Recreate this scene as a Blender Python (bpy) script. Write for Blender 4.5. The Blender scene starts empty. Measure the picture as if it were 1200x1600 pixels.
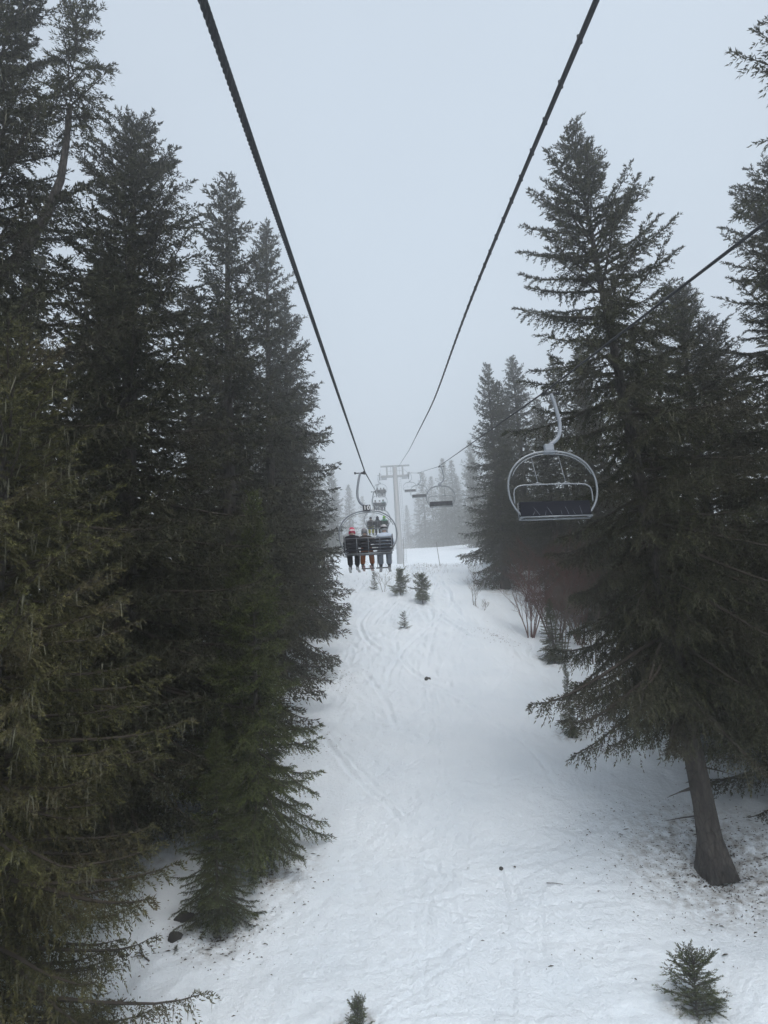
import bpy, math, random
import numpy as np
from mathutils import Vector, Matrix

scene = bpy.context.scene
COL = scene.collection
PI = math.pi

# ------------------------------------------------------------------ camera
cam_data = bpy.data.cameras.new('camera')
cam_data.sensor_fit = 'VERTICAL'
cam_data.sensor_height = 36.0
cam_data.lens = 1150 * 36.0 / 1600
cam_data.clip_start = 0.1
cam_data.clip_end = 2000
cam = bpy.data.objects.new('camera', cam_data)
COL.objects.link(cam)
cam.matrix_world = Matrix.Rotation(PI / 2 + math.radians(12), 4, 'X') @ Matrix.Rotation(math.radians(-3), 4, 'Z')
scene.camera = cam

# ------------------------------------------------------------------ sky, sun, exposure
SUN_EL, SUN_AZ = math.radians(58), math.radians(160)
world = bpy.data.worlds.new('World')
scene.world = world
world.use_nodes = True
wn, wl = world.node_tree.nodes, world.node_tree.links
for n in list(wn):
    wn.remove(n)
w_out = wn.new('ShaderNodeOutputWorld')
w_bg = wn.new('ShaderNodeBackground')
w_sky = wn.new('ShaderNodeTexSky')
w_sky.sky_type = 'NISHITA'
w_sky.sun_disc = False
w_sky.sun_elevation = SUN_EL
w_sky.sun_rotation = SUN_AZ
w_sky.air_density = 1.0
w_sky.dust_density = 4.0
w_hsv = wn.new('ShaderNodeHueSaturation')
w_hsv.inputs['Saturation'].default_value = 0.36
w_hsv.inputs['Value'].default_value = 1.0
wl.new(w_sky.outputs[0], w_hsv.inputs['Color'])
w_mix = wn.new('ShaderNodeMix'); w_mix.data_type = 'RGBA'
w_mix.inputs[0].default_value = 0.7                  # cloud veil over the clear sky
w_mix.inputs[7].default_value = (2.8, 3.3, 3.85, 1)
w_no = wn.new('ShaderNodeTexNoise'); w_no.inputs['Scale'].default_value = 1.6; w_no.inputs['Detail'].default_value = 3
w_mr = wn.new('ShaderNodeMapRange'); w_mr.inputs[1].default_value = .3; w_mr.inputs[2].default_value = .7
w_mr.inputs[3].default_value = .58; w_mr.inputs[4].default_value = .86
w_tc = wn.new('ShaderNodeTexCoord')
wl.new(w_tc.outputs['Generated'], w_no.inputs['Vector']); wl.new(w_no.outputs[0], w_mr.inputs[0]); wl.new(w_mr.outputs[0], w_mix.inputs[0])
wl.new(w_hsv.outputs[0], w_mix.inputs[6])
wl.new(w_mix.outputs[2], w_bg.inputs['Color'])
w_bg.inputs['Strength'].default_value = 0.15
wl.new(w_bg.outputs[0], w_out.inputs['Surface'])

sun_data = bpy.data.lights.new('sun', 'SUN')
sun_data.energy = 0.7
sun_data.angle = math.radians(25)
sun_data.color = (1.0, 0.97, 0.93)
sun = bpy.data.objects.new('sun', sun_data)
COL.objects.link(sun)
# Nishita rotation 0 puts the sun towards +Y and turns clockwise
sd = Vector((math.sin(SUN_AZ) * math.cos(SUN_EL), math.cos(SUN_AZ) * math.cos(SUN_EL), math.sin(SUN_EL)))
sun.rotation_euler = sd.to_track_quat('Z', 'Y').to_euler()
sun.location = (0, 0, 60)

vs = scene.view_settings
vs.view_transform = 'Standard'
vs.look = 'None'
vs.gamma = 1.0
vs.use_curve_mapping = False
vs.exposure = 0.66
scene.cycles.max_bounces = 8
scene.cycles.diffuse_bounces = 3
scene.cycles.glossy_bounces = 2
scene.cycles.volume_bounces = 2
scene.cycles.use_denoising = True

# ------------------------------------------------------------------ helpers
def tag(o, label=None, cat=None, group=None, kind=None):
    if label: o['label'] = label
    if cat: o['category'] = cat
    if group: o['group'] = group
    if kind: o['kind'] = kind
    return o

def empty(name, loc=(0, 0, 0), rz=0.0, label=None, cat=None, group=None):
    o = bpy.data.objects.new(name, None)
    o.empty_display_size = 0.3
    COL.objects.link(o)
    o.location = loc
    o.rotation_euler = (0, 0, rz)
    return tag(o, label, cat, group)

def link(name, me, parent=None):
    o = bpy.data.objects.new(name, me)
    COL.objects.link(o)
    if parent is not None:
        o.parent = parent
    return o

def copy_tree(o, parent=None):
    c = o.copy()
    COL.objects.link(c)
    if parent is not None:
        c.parent = parent
        c.matrix_parent_inverse = o.matrix_parent_inverse.copy()
    for ch in list(o.children):
        copy_tree(ch, c)
    return c

class MB:
    """collects shapes and builds ONE mesh"""
    def __init__(self):
        self.v, self.f, self.m, self.n = [], [], [], 0
        self.cur = 0
        self.smooth = True

    def add(self, V, Fs, mi=None):
        V = np.asarray(V, float)
        self.v.append(V)
        for f in Fs:
            self.f.append(tuple(int(i) + self.n for i in f))
            self.m.append(self.cur if mi is None else mi)
        self.n += len(V)

    def box(self, c, s, rot=None, bev=0.0):
        hx, hy, hz = s[0] / 2, s[1] / 2, s[2] / 2
        b = min(bev, hx * .9, hy * .9, hz * .9)
        if b <= 0:
            V = np.array([(x, y, z) for x in (-hx, hx) for y in (-hy, hy) for z in (-hz, hz)])
            Fs = [(0, 1, 3, 2), (4, 6, 7, 5), (0, 4, 5, 1), (2, 3, 7, 6), (0, 2, 6, 4), (1, 5, 7, 3)]
        else:
            V = []
            idx = {}
            for sx in (-1, 1):
                for sy in (-1, 1):
                    for sz in (-1, 1):
                        for a in range(3):
                            p = [sx * (hx - b), sy * (hy - b), sz * (hz - b)]
                            p[a] = (sx * hx, sy * hy, sz * hz)[a]
                            idx[(sx, sy, sz, a)] = len(V)
                            V.append(p)
            V = np.array(V)
            Fs = []
            for a in range(3):
                u, w = [(1, 2), (2, 0), (0, 1)][a]
                for s_ in (-1, 1):
                    q = []
                    for (p, r) in ((-1, -1), (1, -1), (1, 1), (-1, 1)):
                        k = [0, 0, 0]; k[a] = s_; k[u] = p; k[w] = r
                        q.append(idx[(k[0], k[1], k[2], a)])
                    Fs.append(q if s_ > 0 else q[::-1])
            for a in range(3):                      # edge bevels
                u, w = [(1, 2), (2, 0), (0, 1)][a]
                for p in (-1, 1):
                    for r in (-1, 1):
                        k0 = [0, 0, 0]; k0[a] = -1; k0[u] = p; k0[w] = r
                        k1 = list(k0); k1[a] = 1
                        k0, k1 = tuple(k0), tuple(k1)
                        q = [idx[k0 + (u,)], idx[k1 + (u,)], idx[k1 + (w,)], idx[k0 + (w,)]]
                        Fs.append(q if p * r < 0 else q[::-1])
            for sx in (-1, 1):
                for sy in (-1, 1):
                    for sz in (-1, 1):
                        q = [idx[(sx, sy, sz, a)] for a in range(3)]
                        Fs.append(q if sx * sy * sz > 0 else q[::-1])
        if rot is not None:
            V = V @ np.array(rot.to_3x3()).T
        self.add(V + np.array(c), Fs)

    def tube(self, pts, rad, sides=6, cap=True, flat=None):
        V, Fs = tube_arrays(pts, rad, sides, cap)
        self.add(V, Fs)

    def ellipsoid(self, c, r, nu=12, nv=8, z0=-1.0, z1=1.0):
        V, Fs = [], []
        for j in range(nv + 1):
            zz = z0 + (z1 - z0) * j / nv
            zz = math.sin(PI / 2 * max(-1, min(1, zz)))
            rr = math.sqrt(max(0, 1 - zz * zz))
            for i in range(nu):
                a = 2 * PI * i / nu
                V.append((c[0] + r[0] * rr * math.cos(a), c[1] + r[1] * rr * math.sin(a), c[2] + r[2] * zz))
        for j in range(nv):
            for i in range(nu):
                Fs.append((j * nu + i, j * nu + (i + 1) % nu, (j + 1) * nu + (i + 1) % nu, (j + 1) * nu + i))
        Fs.append([i for i in range(nu)][::-1])
        Fs.append([nv * nu + i for i in range(nu)])
        self.add(V, Fs)

    def mesh(self, name, mats, smooth=None):
        me = bpy.data.meshes.new(name)
        V = np.concatenate(self.v) if self.v else np.zeros((0, 3))
        me.from_pydata(V.tolist(), [], self.f)
        for m in (mats if isinstance(mats, (list, tuple)) else [mats]):
            me.materials.append(m)
        if any(self.m):
            me.polygons.foreach_set('material_index', self.m)
        sm = self.smooth if smooth is None else smooth
        me.polygons.foreach_set('use_smooth', [sm] * len(me.polygons))
        me.update()
        return me

    def build(self, name, mats, parent=None, smooth=None):
        return link(name, self.mesh(name, mats, smooth), parent)

def frames(P):
    P = np.asarray(P, float)
    T = np.gradient(P, axis=0)
    T /= np.linalg.norm(T, axis=1)[:, None] + 1e-12
    ref = np.array([0, 0, 1.0]) if abs(T[0, 2]) < .9 else np.array([1.0, 0, 0])
    N = np.zeros_like(P)
    n = np.cross(T[0], ref); n /= np.linalg.norm(n)
    for i in range(len(P)):
        n = n - T[i] * np.dot(n, T[i])
        n /= np.linalg.norm(n) + 1e-12
        N[i] = n
    B = np.cross(T, N)
    return P, T, N, B

def tube_arrays(pts, rad, sides=6, cap=True):
    P, T, N, B = frames(pts)
    n = len(P)
    rad = np.broadcast_to(np.asarray(rad, float), (n,))
    a = np.arange(sides) * 2 * PI / sides
    ring = N[:, None, :] * np.cos(a)[None, :, None] + B[:, None, :] * np.sin(a)[None, :, None]
    V = (P[:, None, :] + ring * rad[:, None, None]).reshape(-1, 3)
    Fs = []
    for j in range(n - 1):
        for i in range(sides):
            k = (i + 1) % sides
            Fs.append((j * sides + i, j * sides + k, (j + 1) * sides + k, (j + 1) * sides + i))
    if cap:
        Fs.append(tuple(range(sides))[::-1])
        Fs.append(tuple((n - 1) * sides + i for i in range(sides)))
    return V, Fs

def np_mesh(name, V, tris, mats, quads=None, mat_idx=None, attr=None, smooth=True):
    """fast mesh from numpy triangles"""
    me = bpy.data.meshes.new(name)
    V = np.ascontiguousarray(V, np.float32)
    me.vertices.add(len(V))
    me.vertices.foreach_set('co', V.ravel())
    nt = 0 if tris is None else len(tris)
    nq = 0 if quads is None else len(quads)
    loops = []
    if nt: loops.append(np.asarray(tris, np.int32).ravel())
    if nq: loops.append(np.asarray(quads, np.int32).ravel())
    L = np.concatenate(loops)
    me.loops.add(len(L))
    me.loops.foreach_set('vertex_index', L)
    me.polygons.add(nt + nq)
    st = np.concatenate([np.arange(nt) * 3, nt * 3 + np.arange(nq) * 4]).astype(np.int32)
    me.polygons.foreach_set('loop_start', st)
    me.polygons.foreach_set('use_smooth', np.full(nt + nq, smooth))
    for m in (mats if isinstance(mats, (list, tuple)) else [mats]):
        me.materials.append(m)
    if mat_idx is not None:
        me.polygons.foreach_set('material_index', np.asarray(mat_idx, np.int32))
    me.update(calc_edges=True)
    if attr is not None:
        for k, arr in attr.items():
            at_ = me.attributes.new(k, 'FLOAT', 'POINT')
            at_.data.foreach_set('value', np.ascontiguousarray(arr, np.float32))
    return me

# value noise
_rs = np.random.RandomState(7)
_TAB = _rs.rand(256, 256)
def vnoise(x, y, s=0):
    x = np.asarray(x, float) + 17.3 * s; y = np.asarray(y, float) + 9.7 * s
    xi, yi = np.floor(x).astype(int), np.floor(y).astype(int)
    fx, fy = x - xi, y - yi
    fx, fy = fx * fx * (3 - 2 * fx), fy * fy * (3 - 2 * fy)
    a = _TAB[xi % 256, yi % 256]; b = _TAB[(xi + 1) % 256, yi % 256]
    c = _TAB[xi % 256, (yi + 1) % 256]; d = _TAB[(xi + 1) % 256, (yi + 1) % 256]
    return (a * (1 - fx) + b * fx) * (1 - fy) + (c * (1 - fx) + d * fx) * fy - 0.5
def sstep(a, b, x):
    t = np.clip((np.asarray(x, float) - a) / (b - a), 0, 1)
    return t * t * (3 - 2 * t)

# ------------------------------------------------------------------ materials
def new_mat(name):
    m = bpy.data.materials.new(name)
    m.use_nodes = True
    nt = m.node_tree
    b = nt.nodes['Principled BSDF']
    return m, nt, b

def simple(name, col, rough=.6, metal=0.0, var=0.12, scale=30.0, bump=0.0):
    m, nt, b = new_mat(name)
    N, Lk = nt.nodes, nt.links
    tc = N.new('ShaderNodeTexCoord')
    no = N.new('ShaderNodeTexNoise')
    no.inputs['Scale'].default_value = scale
    no.inputs['Detail'].default_value = 4
    Lk.new(tc.outputs['Object'], no.inputs['Vector'])
    mix = N.new('ShaderNodeMix'); mix.data_type = 'RGBA'
    mix.inputs[6].default_value = tuple(c * (1 - var) for c in col) + (1,)
    mix.inputs[7].default_value = tuple(min(1, c * (1 + var)) for c in col) + (1,)
    Lk.new(no.outputs[0], mix.inputs[0])
    Lk.new(mix.outputs[2], b.inputs['Base Color'])
    b.inputs['Roughness'].default_value = rough
    b.inputs['Metallic'].default_value = metal
    if rough > .7: b.inputs['Specular IOR Level'].default_value = .15
    if bump:
        bp = N.new('ShaderNodeBump')
        bp.inputs['Strength'].default_value = bump
        bp.inputs['Distance'].default_value = .02
        Lk.new(no.outputs[0], bp.inputs['Height'])
        Lk.new(bp.outputs[0], b.inputs['Normal'])
    return m

def snow_material():
    m, nt, b = new_mat('snow')
    N, Lk = nt.nodes, nt.links
    geo = N.new('ShaderNodeNewGeometry')
    n1 = N.new('ShaderNodeTexNoise'); n1.inputs['Scale'].default_value = 9; n1.inputs['Detail'].default_value = 6; n1.inputs['Roughness'].default_value = .65
    n2 = N.new('ShaderNodeTexNoise'); n2.inputs['Scale'].default_value = .35; n2.inputs['Detail'].default_value = 5
    n3 = N.new('ShaderNodeTexNoise'); n3.inputs['Scale'].default_value = 3.2; n3.inputs['Detail'].default_value = 6; n3.inputs['Roughness'].default_value = .7
    for n in (n1, n2, n3): Lk.new(geo.outputs['Position'], n.inputs['Vector'])
    at_ = N.new('ShaderNodeAttribute'); at_.attribute_name = 'litter'
    cr = N.new('ShaderNodeValToRGB')
    cr.color_ramp.elements[0].position = .3; cr.color_ramp.elements[0].color = (.75, .815, .875, 1)
    cr.color_ramp.elements[1].position = .7; cr.color_ramp.elements[1].color = (.83, .885, .935, 1)
    Lk.new(n2.outputs[0], cr.inputs[0])
    # old needle dirt under the trees
    mul = N.new('ShaderNodeMath'); mul.operation = 'MULTIPLY'
    r3 = N.new('ShaderNodeMapRange'); r3.inputs[1].default_value = .42; r3.inputs[2].default_value = .72
    Lk.new(n3.outputs[0], r3.inputs[0])
    Lk.new(r3.outputs[0], mul.inputs[0]); Lk.new(at_.outputs['Fac'], mul.inputs[1])
    mix = N.new('ShaderNodeMix'); mix.data_type = 'RGBA'
    Lk.new(mul.outputs[0], mix.inputs[0]); Lk.new(cr.outputs[0], mix.inputs[6])
    mix.inputs[7].default_value = (.20, .175, .145, 1)
    Lk.new(mix.outputs[2], b.inputs['Base Color'])
    b.inputs['Roughness'].default_value = .62
    b.inputs['Specular IOR Level'].default_value = .25
    bp = N.new('ShaderNodeBump'); bp.inputs['Strength'].default_value = .8; bp.inputs['Distance'].default_value = .10
    add = N.new('ShaderNodeMath'); add.operation = 'ADD'
    Lk.new(n1.outputs[0], add.inputs[0]); Lk.new(n3.outputs[0], add.inputs[1])
    Lk.new(add.outputs[0], bp.inputs['Height']); Lk.new(bp.outputs[0], b.inputs['Normal'])
    return m

def needle_material(name, c0, c1, c2):
    """c0..c1 by the tint of each twig, c2 patches of old lichen-covered growth"""
    m, nt, b = new_mat(name)
    N, Lk = nt.nodes, nt.links
    at_ = N.new('ShaderNodeAttribute'); at_.attribute_name = 'tint'
    mix = N.new('ShaderNodeMix'); mix.data_type = 'RGBA'
    mix.inputs[6].default_value = c0 + (1,); mix.inputs[7].default_value = c1 + (1,)
    Lk.new(at_.outputs['Fac'], mix.inputs[0])
    tc = N.new('ShaderNodeTexCoord')
    no = N.new('ShaderNodeTexNoise'); no.inputs['Scale'].default_value = .55; no.inputs['Detail'].default_value = 4
    Lk.new(tc.outputs['Object'], no.inputs['Vector'])
    mr = N.new('ShaderNodeMapRange'); mr.inputs[1].default_value = .48; mr.inputs[2].default_value = .72; mr.inputs[4].default_value = .8
    Lk.new(no.outputs[0], mr.inputs[0])
    mix2 = N.new('ShaderNodeMix'); mix2.data_type = 'RGBA'
    Lk.new(mr.outputs[0], mix2.inputs[0]); Lk.new(mix.outputs[2], mix2.inputs[6]); mix2.inputs[7].default_value = c2 + (1,)
    oi = N.new('ShaderNodeObjectInfo')
    hs = N.new('ShaderNodeHueSaturation')
    mv = N.new('ShaderNodeMapRange'); mv.inputs[3].default_value = .82; mv.inputs[4].default_value = 1.15
    Lk.new(oi.outputs['Random'], mv.inputs[0]); Lk.new(mv.outputs[0], hs.inputs['Value'])
    Lk.new(mix2.outputs[2], hs.inputs['Color'])
    Lk.new(hs.outputs[0], b.inputs['Base Color'])
    b.inputs['Roughness'].default_value = .7
    b.inputs['Specular IOR Level'].default_value = .2
    return m

def bark_material():
    m, nt, b = new_mat('bark')
    N, Lk = nt.nodes, nt.links
    tc = N.new('ShaderNodeTexCoord')
    mp = N.new('ShaderNodeMapping'); mp.inputs['Scale'].default_value = (1, 1, .35)
    vo = N.new('ShaderNodeTexVoronoi'); vo.inputs['Scale'].default_value = 11
    no = N.new('ShaderNodeTexNoise'); no.inputs['Scale'].default_value = 6; no.inputs['Detail'].default_value = 6
    Lk.new(tc.outputs['Object'], mp.inputs['Vector'])
    Lk.new(mp.outputs[0], vo.inputs['Vector']); Lk.new(mp.outputs[0], no.inputs['Vector'])
    cr = N.new('ShaderNodeValToRGB')
    cr.color_ramp.elements[0].color = (.022, .018, .015, 1); cr.color_ramp.elements[0].position = .25
    cr.color_ramp.elements[1].color = (.085, .072, .061, 1); cr.color_ramp.elements[1].position = .75
    Lk.new(no.outputs[0], cr.inputs[0]); Lk.new(cr.outputs[0], b.inputs['Base Color'])
    v2 = N.new('ShaderNodeTexVoronoi'); v2.inputs['Scale'].default_value = 9; v2.feature = 'DISTANCE_TO_EDGE'
    Lk.new(mp.outputs[0], v2.inputs['Vector'])
    crk = N.new('ShaderNodeMapRange'); crk.inputs[1].default_value = 0.0; crk.inputs[2].default_value = .12; crk.inputs[3].default_value = .35
    Lk.new(v2.outputs[0], crk.inputs[0])
    mm = N.new('ShaderNodeMix'); mm.data_type = 'RGBA'; mm.blend_type = 'MULTIPLY'; mm.inputs[0].default_value = 1.0
    Lk.new(cr.outputs[0], mm.inputs[6]); Lk.new(crk.outputs[0], mm.inputs[7]); Lk.new(mm.outputs[2], b.inputs['Base Color'])
    bp = N.new('ShaderNodeBump'); bp.inputs['Strength'].default_value = 1.0; bp.inputs['Distance'].default_value = .06
    Lk.new(vo.outputs[0], bp.inputs['Height']); Lk.new(bp.outputs[0], b.inputs['Normal'])
    b.inputs['Roughness'].default_value = .9
    return m

SNOW = snow_material()
BARK = bark_material()
TWIG = simple('twig_wood', (.048, .039, .032), .9, scale=12)
NEEDLE_OLD = needle_material('old_spruce_needles', (.013, .014, .008), (.070, .070, .034), (.056, .047, .033))
NEEDLE_YOUNG = needle_material('young_spruce_needles', (.016, .022, .006), (.098, .118, .028), (.055, .060, .020))
NEEDLE_OLIVE = needle_material('olive_spruce_needles', (.018, .019, .007), (.098, .093, .032), (.088, .068, .040))
LICHEN = simple('lichen', (.125, .12, .085), .95, var=.35, scale=2)
RED_TWIG = simple('red_twig', (.115, .052, .046), .85, scale=3, var=.25)
GREY_TWIG = simple('grey_twig', (.12, .10, .085), .9, scale=3, var=.25)
GALV = simple('galvanised_steel', (.24, .255, .27), .40, .5, var=.15, scale=8)
GREYPAINT = simple('grey_painted_steel', (.27, .29, .32), .5, .2, var=.1, scale=6)
TOWERPAINT = simple('tower_steel', (.36, .37, .38), .6, .3, var=.15, scale=3)
DARKPLASTIC = simple('dark_plastic', (.010, .011, .017), .75, scale=20)
BLACK = simple('black_rubber', (.015, .015, .017), .6, scale=20)
WHITE = simple('white_paint', (.78, .78, .78), .5, var=.03)
ROPE = simple('steel_rope', (.035, .036, .04), .55, .4, scale=60)
CABLE = simple('cable_sheath', (.018, .019, .022), .5, scale=40)
DIRT = simple('forest_litter', (.055, .045, .035), .95, var=.4, scale=6)
DARK_LUMP = simple('dark_lump', (.028, .025, .022), .9, var=.3, scale=8, bump=.5)

# ------------------------------------------------------------------ ground
YC = [-80, -30, 0, 17.4, 40, 55, 66, 72, 80, 90, 102, 115, 140, 185, 260, 330]
ZC = [-31, -20, -12.6, -7.3, -0.1, 4.8, 8.4, 9.7, 10.7, 12.0, 13.7, 16.0, 21.4, 29.5, 41, 50]
def _smooth_profile():
    ys = np.arange(-80, 331, .5)
    zs = np.interp(ys, YC, ZC)
    k = np.hanning(15); k /= k.sum()
    zp = np.pad(zs, 7, mode='edge')
    return ys, np.convolve(zp, k, 'valid')
_PY, _PZ = _smooth_profile()
TREE_WELLS = []                                      # (x, y, radius)
def ground_base(x, y):
    x = np.asarray(x, float); y = np.asarray(y, float)
    z = np.interp(y, _PY, _PZ)
    # the piste is a gentle rib: it falls off towards the wood on the right higher up, and rises a little at the far sides
    z = z - .9 * sstep(5.2, 9.5, x) * sstep(30, 38, y) * (1 - sstep(52, 62, y))
    z = z + .045 * np.maximum(0, np.abs(x - 2) - 12)
    z = z - .25 * np.exp(-((x - 8.2) / 2.2) ** 2 - ((y - 21.2) / 2.5) ** 2)
    return z
def gz(x, y):
    return float(ground_base(x, y))

def build_ground():
    ys = [-80, -50, -30, -15, -5, 2, 7, 10]
    y = 12.0
    while y < 130:
        ys.append(y); y += max(.05, .0034 * y)
    while y < 329:
        ys.append(y); y += 3.0 + (y - 130) * .03
    ys.append(330)
    xs = list(np.arange(-9.5, 13.01, .065))
    d = .1; x = xs[-1]
    while x < 160:
        x += d; d *= 1.11; xs.append(x)
    d = .1; x = xs[0]; left = []
    while x > -160:
        x -= d; d *= 1.11; left.append(x)
    xs = np.array(left[::-1] + xs); ys = np.array(ys)
    X, Y = np.meshgrid(xs, ys)
    Z = ground_base(X, Y)
    near = 1 - sstep(90, 140, Y)
    # tracked area of the piste
    piste = sstep(-4.5, -1.5, X) * (1 - sstep(4.5, 8.5, X))
    forest = 1 - piste
    Z += near * (.22 * vnoise(X / 5.5, Y / 6.5, 1) + .10 * vnoise(X / 1.9, Y / 2.4, 2) * (.55 + .6 * forest))
    Z += near * (.085 * vnoise(X / .62, Y / .85, 3) * (.7 + .7 * forest) + .045 * vnoise(X / .27, Y / .33, 4) * (.8 + .6 * forest))
    # scraped and skidded surface: short streaks in many directions, in patches
    far_k = 1 + 1.2 * sstep(25, 60, Y)
    for q in range(9):
        an = q * .74 + .3
        wq = .17 + .03 * (q % 3)
        u_ = X * np.cos(an) + Y * np.sin(an); v_ = -X * np.sin(an) + Y * np.cos(an)
        v_ = v_ + .5 * vnoise(X / 3.1, Y / 3.7, 60 + q)
        msk = sstep(-.05, .28, vnoise(X / 1.7, Y / 2.6, 20 + q))
        nz = vnoise(u_ / (1.1 + .2 * (q % 4)), v_ / wq / far_k ** .5, 40 + q)
        Z += near * msk * .085 * far_k * (.28 - np.abs(nz)) * (.6 + .4 * piste)
    Z += near * .05 * (vnoise(X / .42, Y / .5, 71) * vnoise(X / 1.3, Y / 1.6, 72)) * 2
    # ski tracks
    rr = random.Random(5)
    def groove(c, w, dep, mask=1.0):
        nonlocal Z
        dx = (X - c) / w
        Z -= near * mask * (dep * np.exp(-dx * dx) - dep * .55 * np.exp(-((np.abs(dx) - 1.9) / .8) ** 2))
    for i in range(22):
        x0 = rr.uniform(-1.5, 6.0); A = rr.uniform(1.0, 2.6); k = rr.uniform(3.0, 8); ph = rr.uniform(0, 6.28)
        ya = rr.uniform(24, 62); yb = ya + rr.uniform(8, 34)
        m = sstep(ya, ya + 2, Y) * (1 - sstep(yb - 3, yb, Y))
        c = x0 + A * np.sin(Y / k + ph) + .03 * (Y - 30) * rr.uniform(-1, 1)
        groove(c + .25 * vnoise(X * 0 + i, Y / 2.2, 50 + i), .065 + .0012 * Y, rr.uniform(.025, .05) * (1 + Y / 60), m)
        if rr.random() < .6:
            groove(c + rr.uniform(.2, .45), .06, rr.uniform(.02, .05), m)
    for i in range(14):
        x0 = rr.uniform(-.5, 5.0); A = rr.uniform(.3, 1.4); k = rr.uniform(2.5, 6); ph = rr.uniform(0, 6.28); ya = rr.uniform(14, 26); yb = ya + rr.uniform(4, 11)
        m = sstep(ya, ya + 1, Y) * (1 - sstep(yb - 1, yb, Y))
        sl = rr.uniform(-.35, .35)
        for o_ in (0, rr.uniform(.12, .4)):
            groove(x0 + o_ + A * np.sin(Y / k + ph) + sl * (Y - ya) + .2 * vnoise(X * 0 + i, Y / 1.3, 90 + i), .05, rr.uniform(.012, .026), m)
    def groove_y(cy, w, dep, xa, xb):                 # tracks crossing the slope
        nonlocal Z
        dy = (Y - cy) / w
        m = sstep(xa, xa + .6, X) * (1 - sstep(xb - .6, xb, X))
        Z -= near * m * (dep * np.exp(-dy * dy) - dep * .5 * np.exp(-((np.abs(dy) - 1.9) / .8) ** 2))
    for i in range(60):
        y0 = 15 * math.exp(rr.uniform(0, 1.45)); a = rr.uniform(-1.1, 1.1); q = rr.uniform(-.16, .16); xc = rr.uniform(-2, 6)
        xa = xc - rr.uniform(1, 3.5); xb = xc + rr.uniform(1, 3.5)
        w = .06 + .0016 * y0
        groove_y(y0 + a * (X - xc) + q * (X - xc) ** 2 + .35 * vnoise(X / .9, X * 0 + i, 80), w * .8, rr.uniform(.012, .03), xa, xb)
        if rr.random() < .5:
            groove_y(y0 + .3 + a * (X - xc) + q * (X - xc) ** 2 + .35 * vnoise(X / .9, X * 0 + i, 81), w * .8, .02, xa, xb)
    # the broad converging skid lines in the foreground
    for (a, b_, q, xa, xb) in ((22.0, -.55, .02, -1.5, 3.4), (22.4, -.48, .03, -2.2, 3.2), (21.6, .45, .03, 2.2, 7), (20.2, .9, -.02, -1.2, 2.0), (21.2, -.8, .16, 2.2, 4.0)):
        groove_y(a + b_ * (X - 2.2) + q * (X - 2.2) ** 2 + .2 * vnoise(X / .7, X * 0 + a, 82), .075, .03, xa, xb)
    litter = np.zeros_like(X)
    for (tx, ty, r, dep) in TREE_WELLS:
        d2 = np.sqrt((X - tx) ** 2 + (Y - ty) ** 2)
        Z -= dep * np.exp(-(d2 / (r * .22)) ** 2)
        litter = np.maximum(litter, 1 - sstep(r * .35, r * 1.0, d2))
    V = np.stack([X.ravel(), Y.ravel(), Z.ravel()], 1)
    ny, nx = X.shape
    i = np.arange(ny * nx).reshape(ny, nx)
    Q = np.stack([i[:-1, :-1].ravel(), i[:-1, 1:].ravel(), i[1:, 1:].ravel(), i[1:, :-1].ravel()], 1)
    me = np_mesh('snow_slope', V, None, SNOW, quads=Q, attr={'litter': litter.ravel()})
    o = link('snow_slope', me)
    tag(o, kind='structure')
    return X, Y, Z, xs, ys

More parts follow.
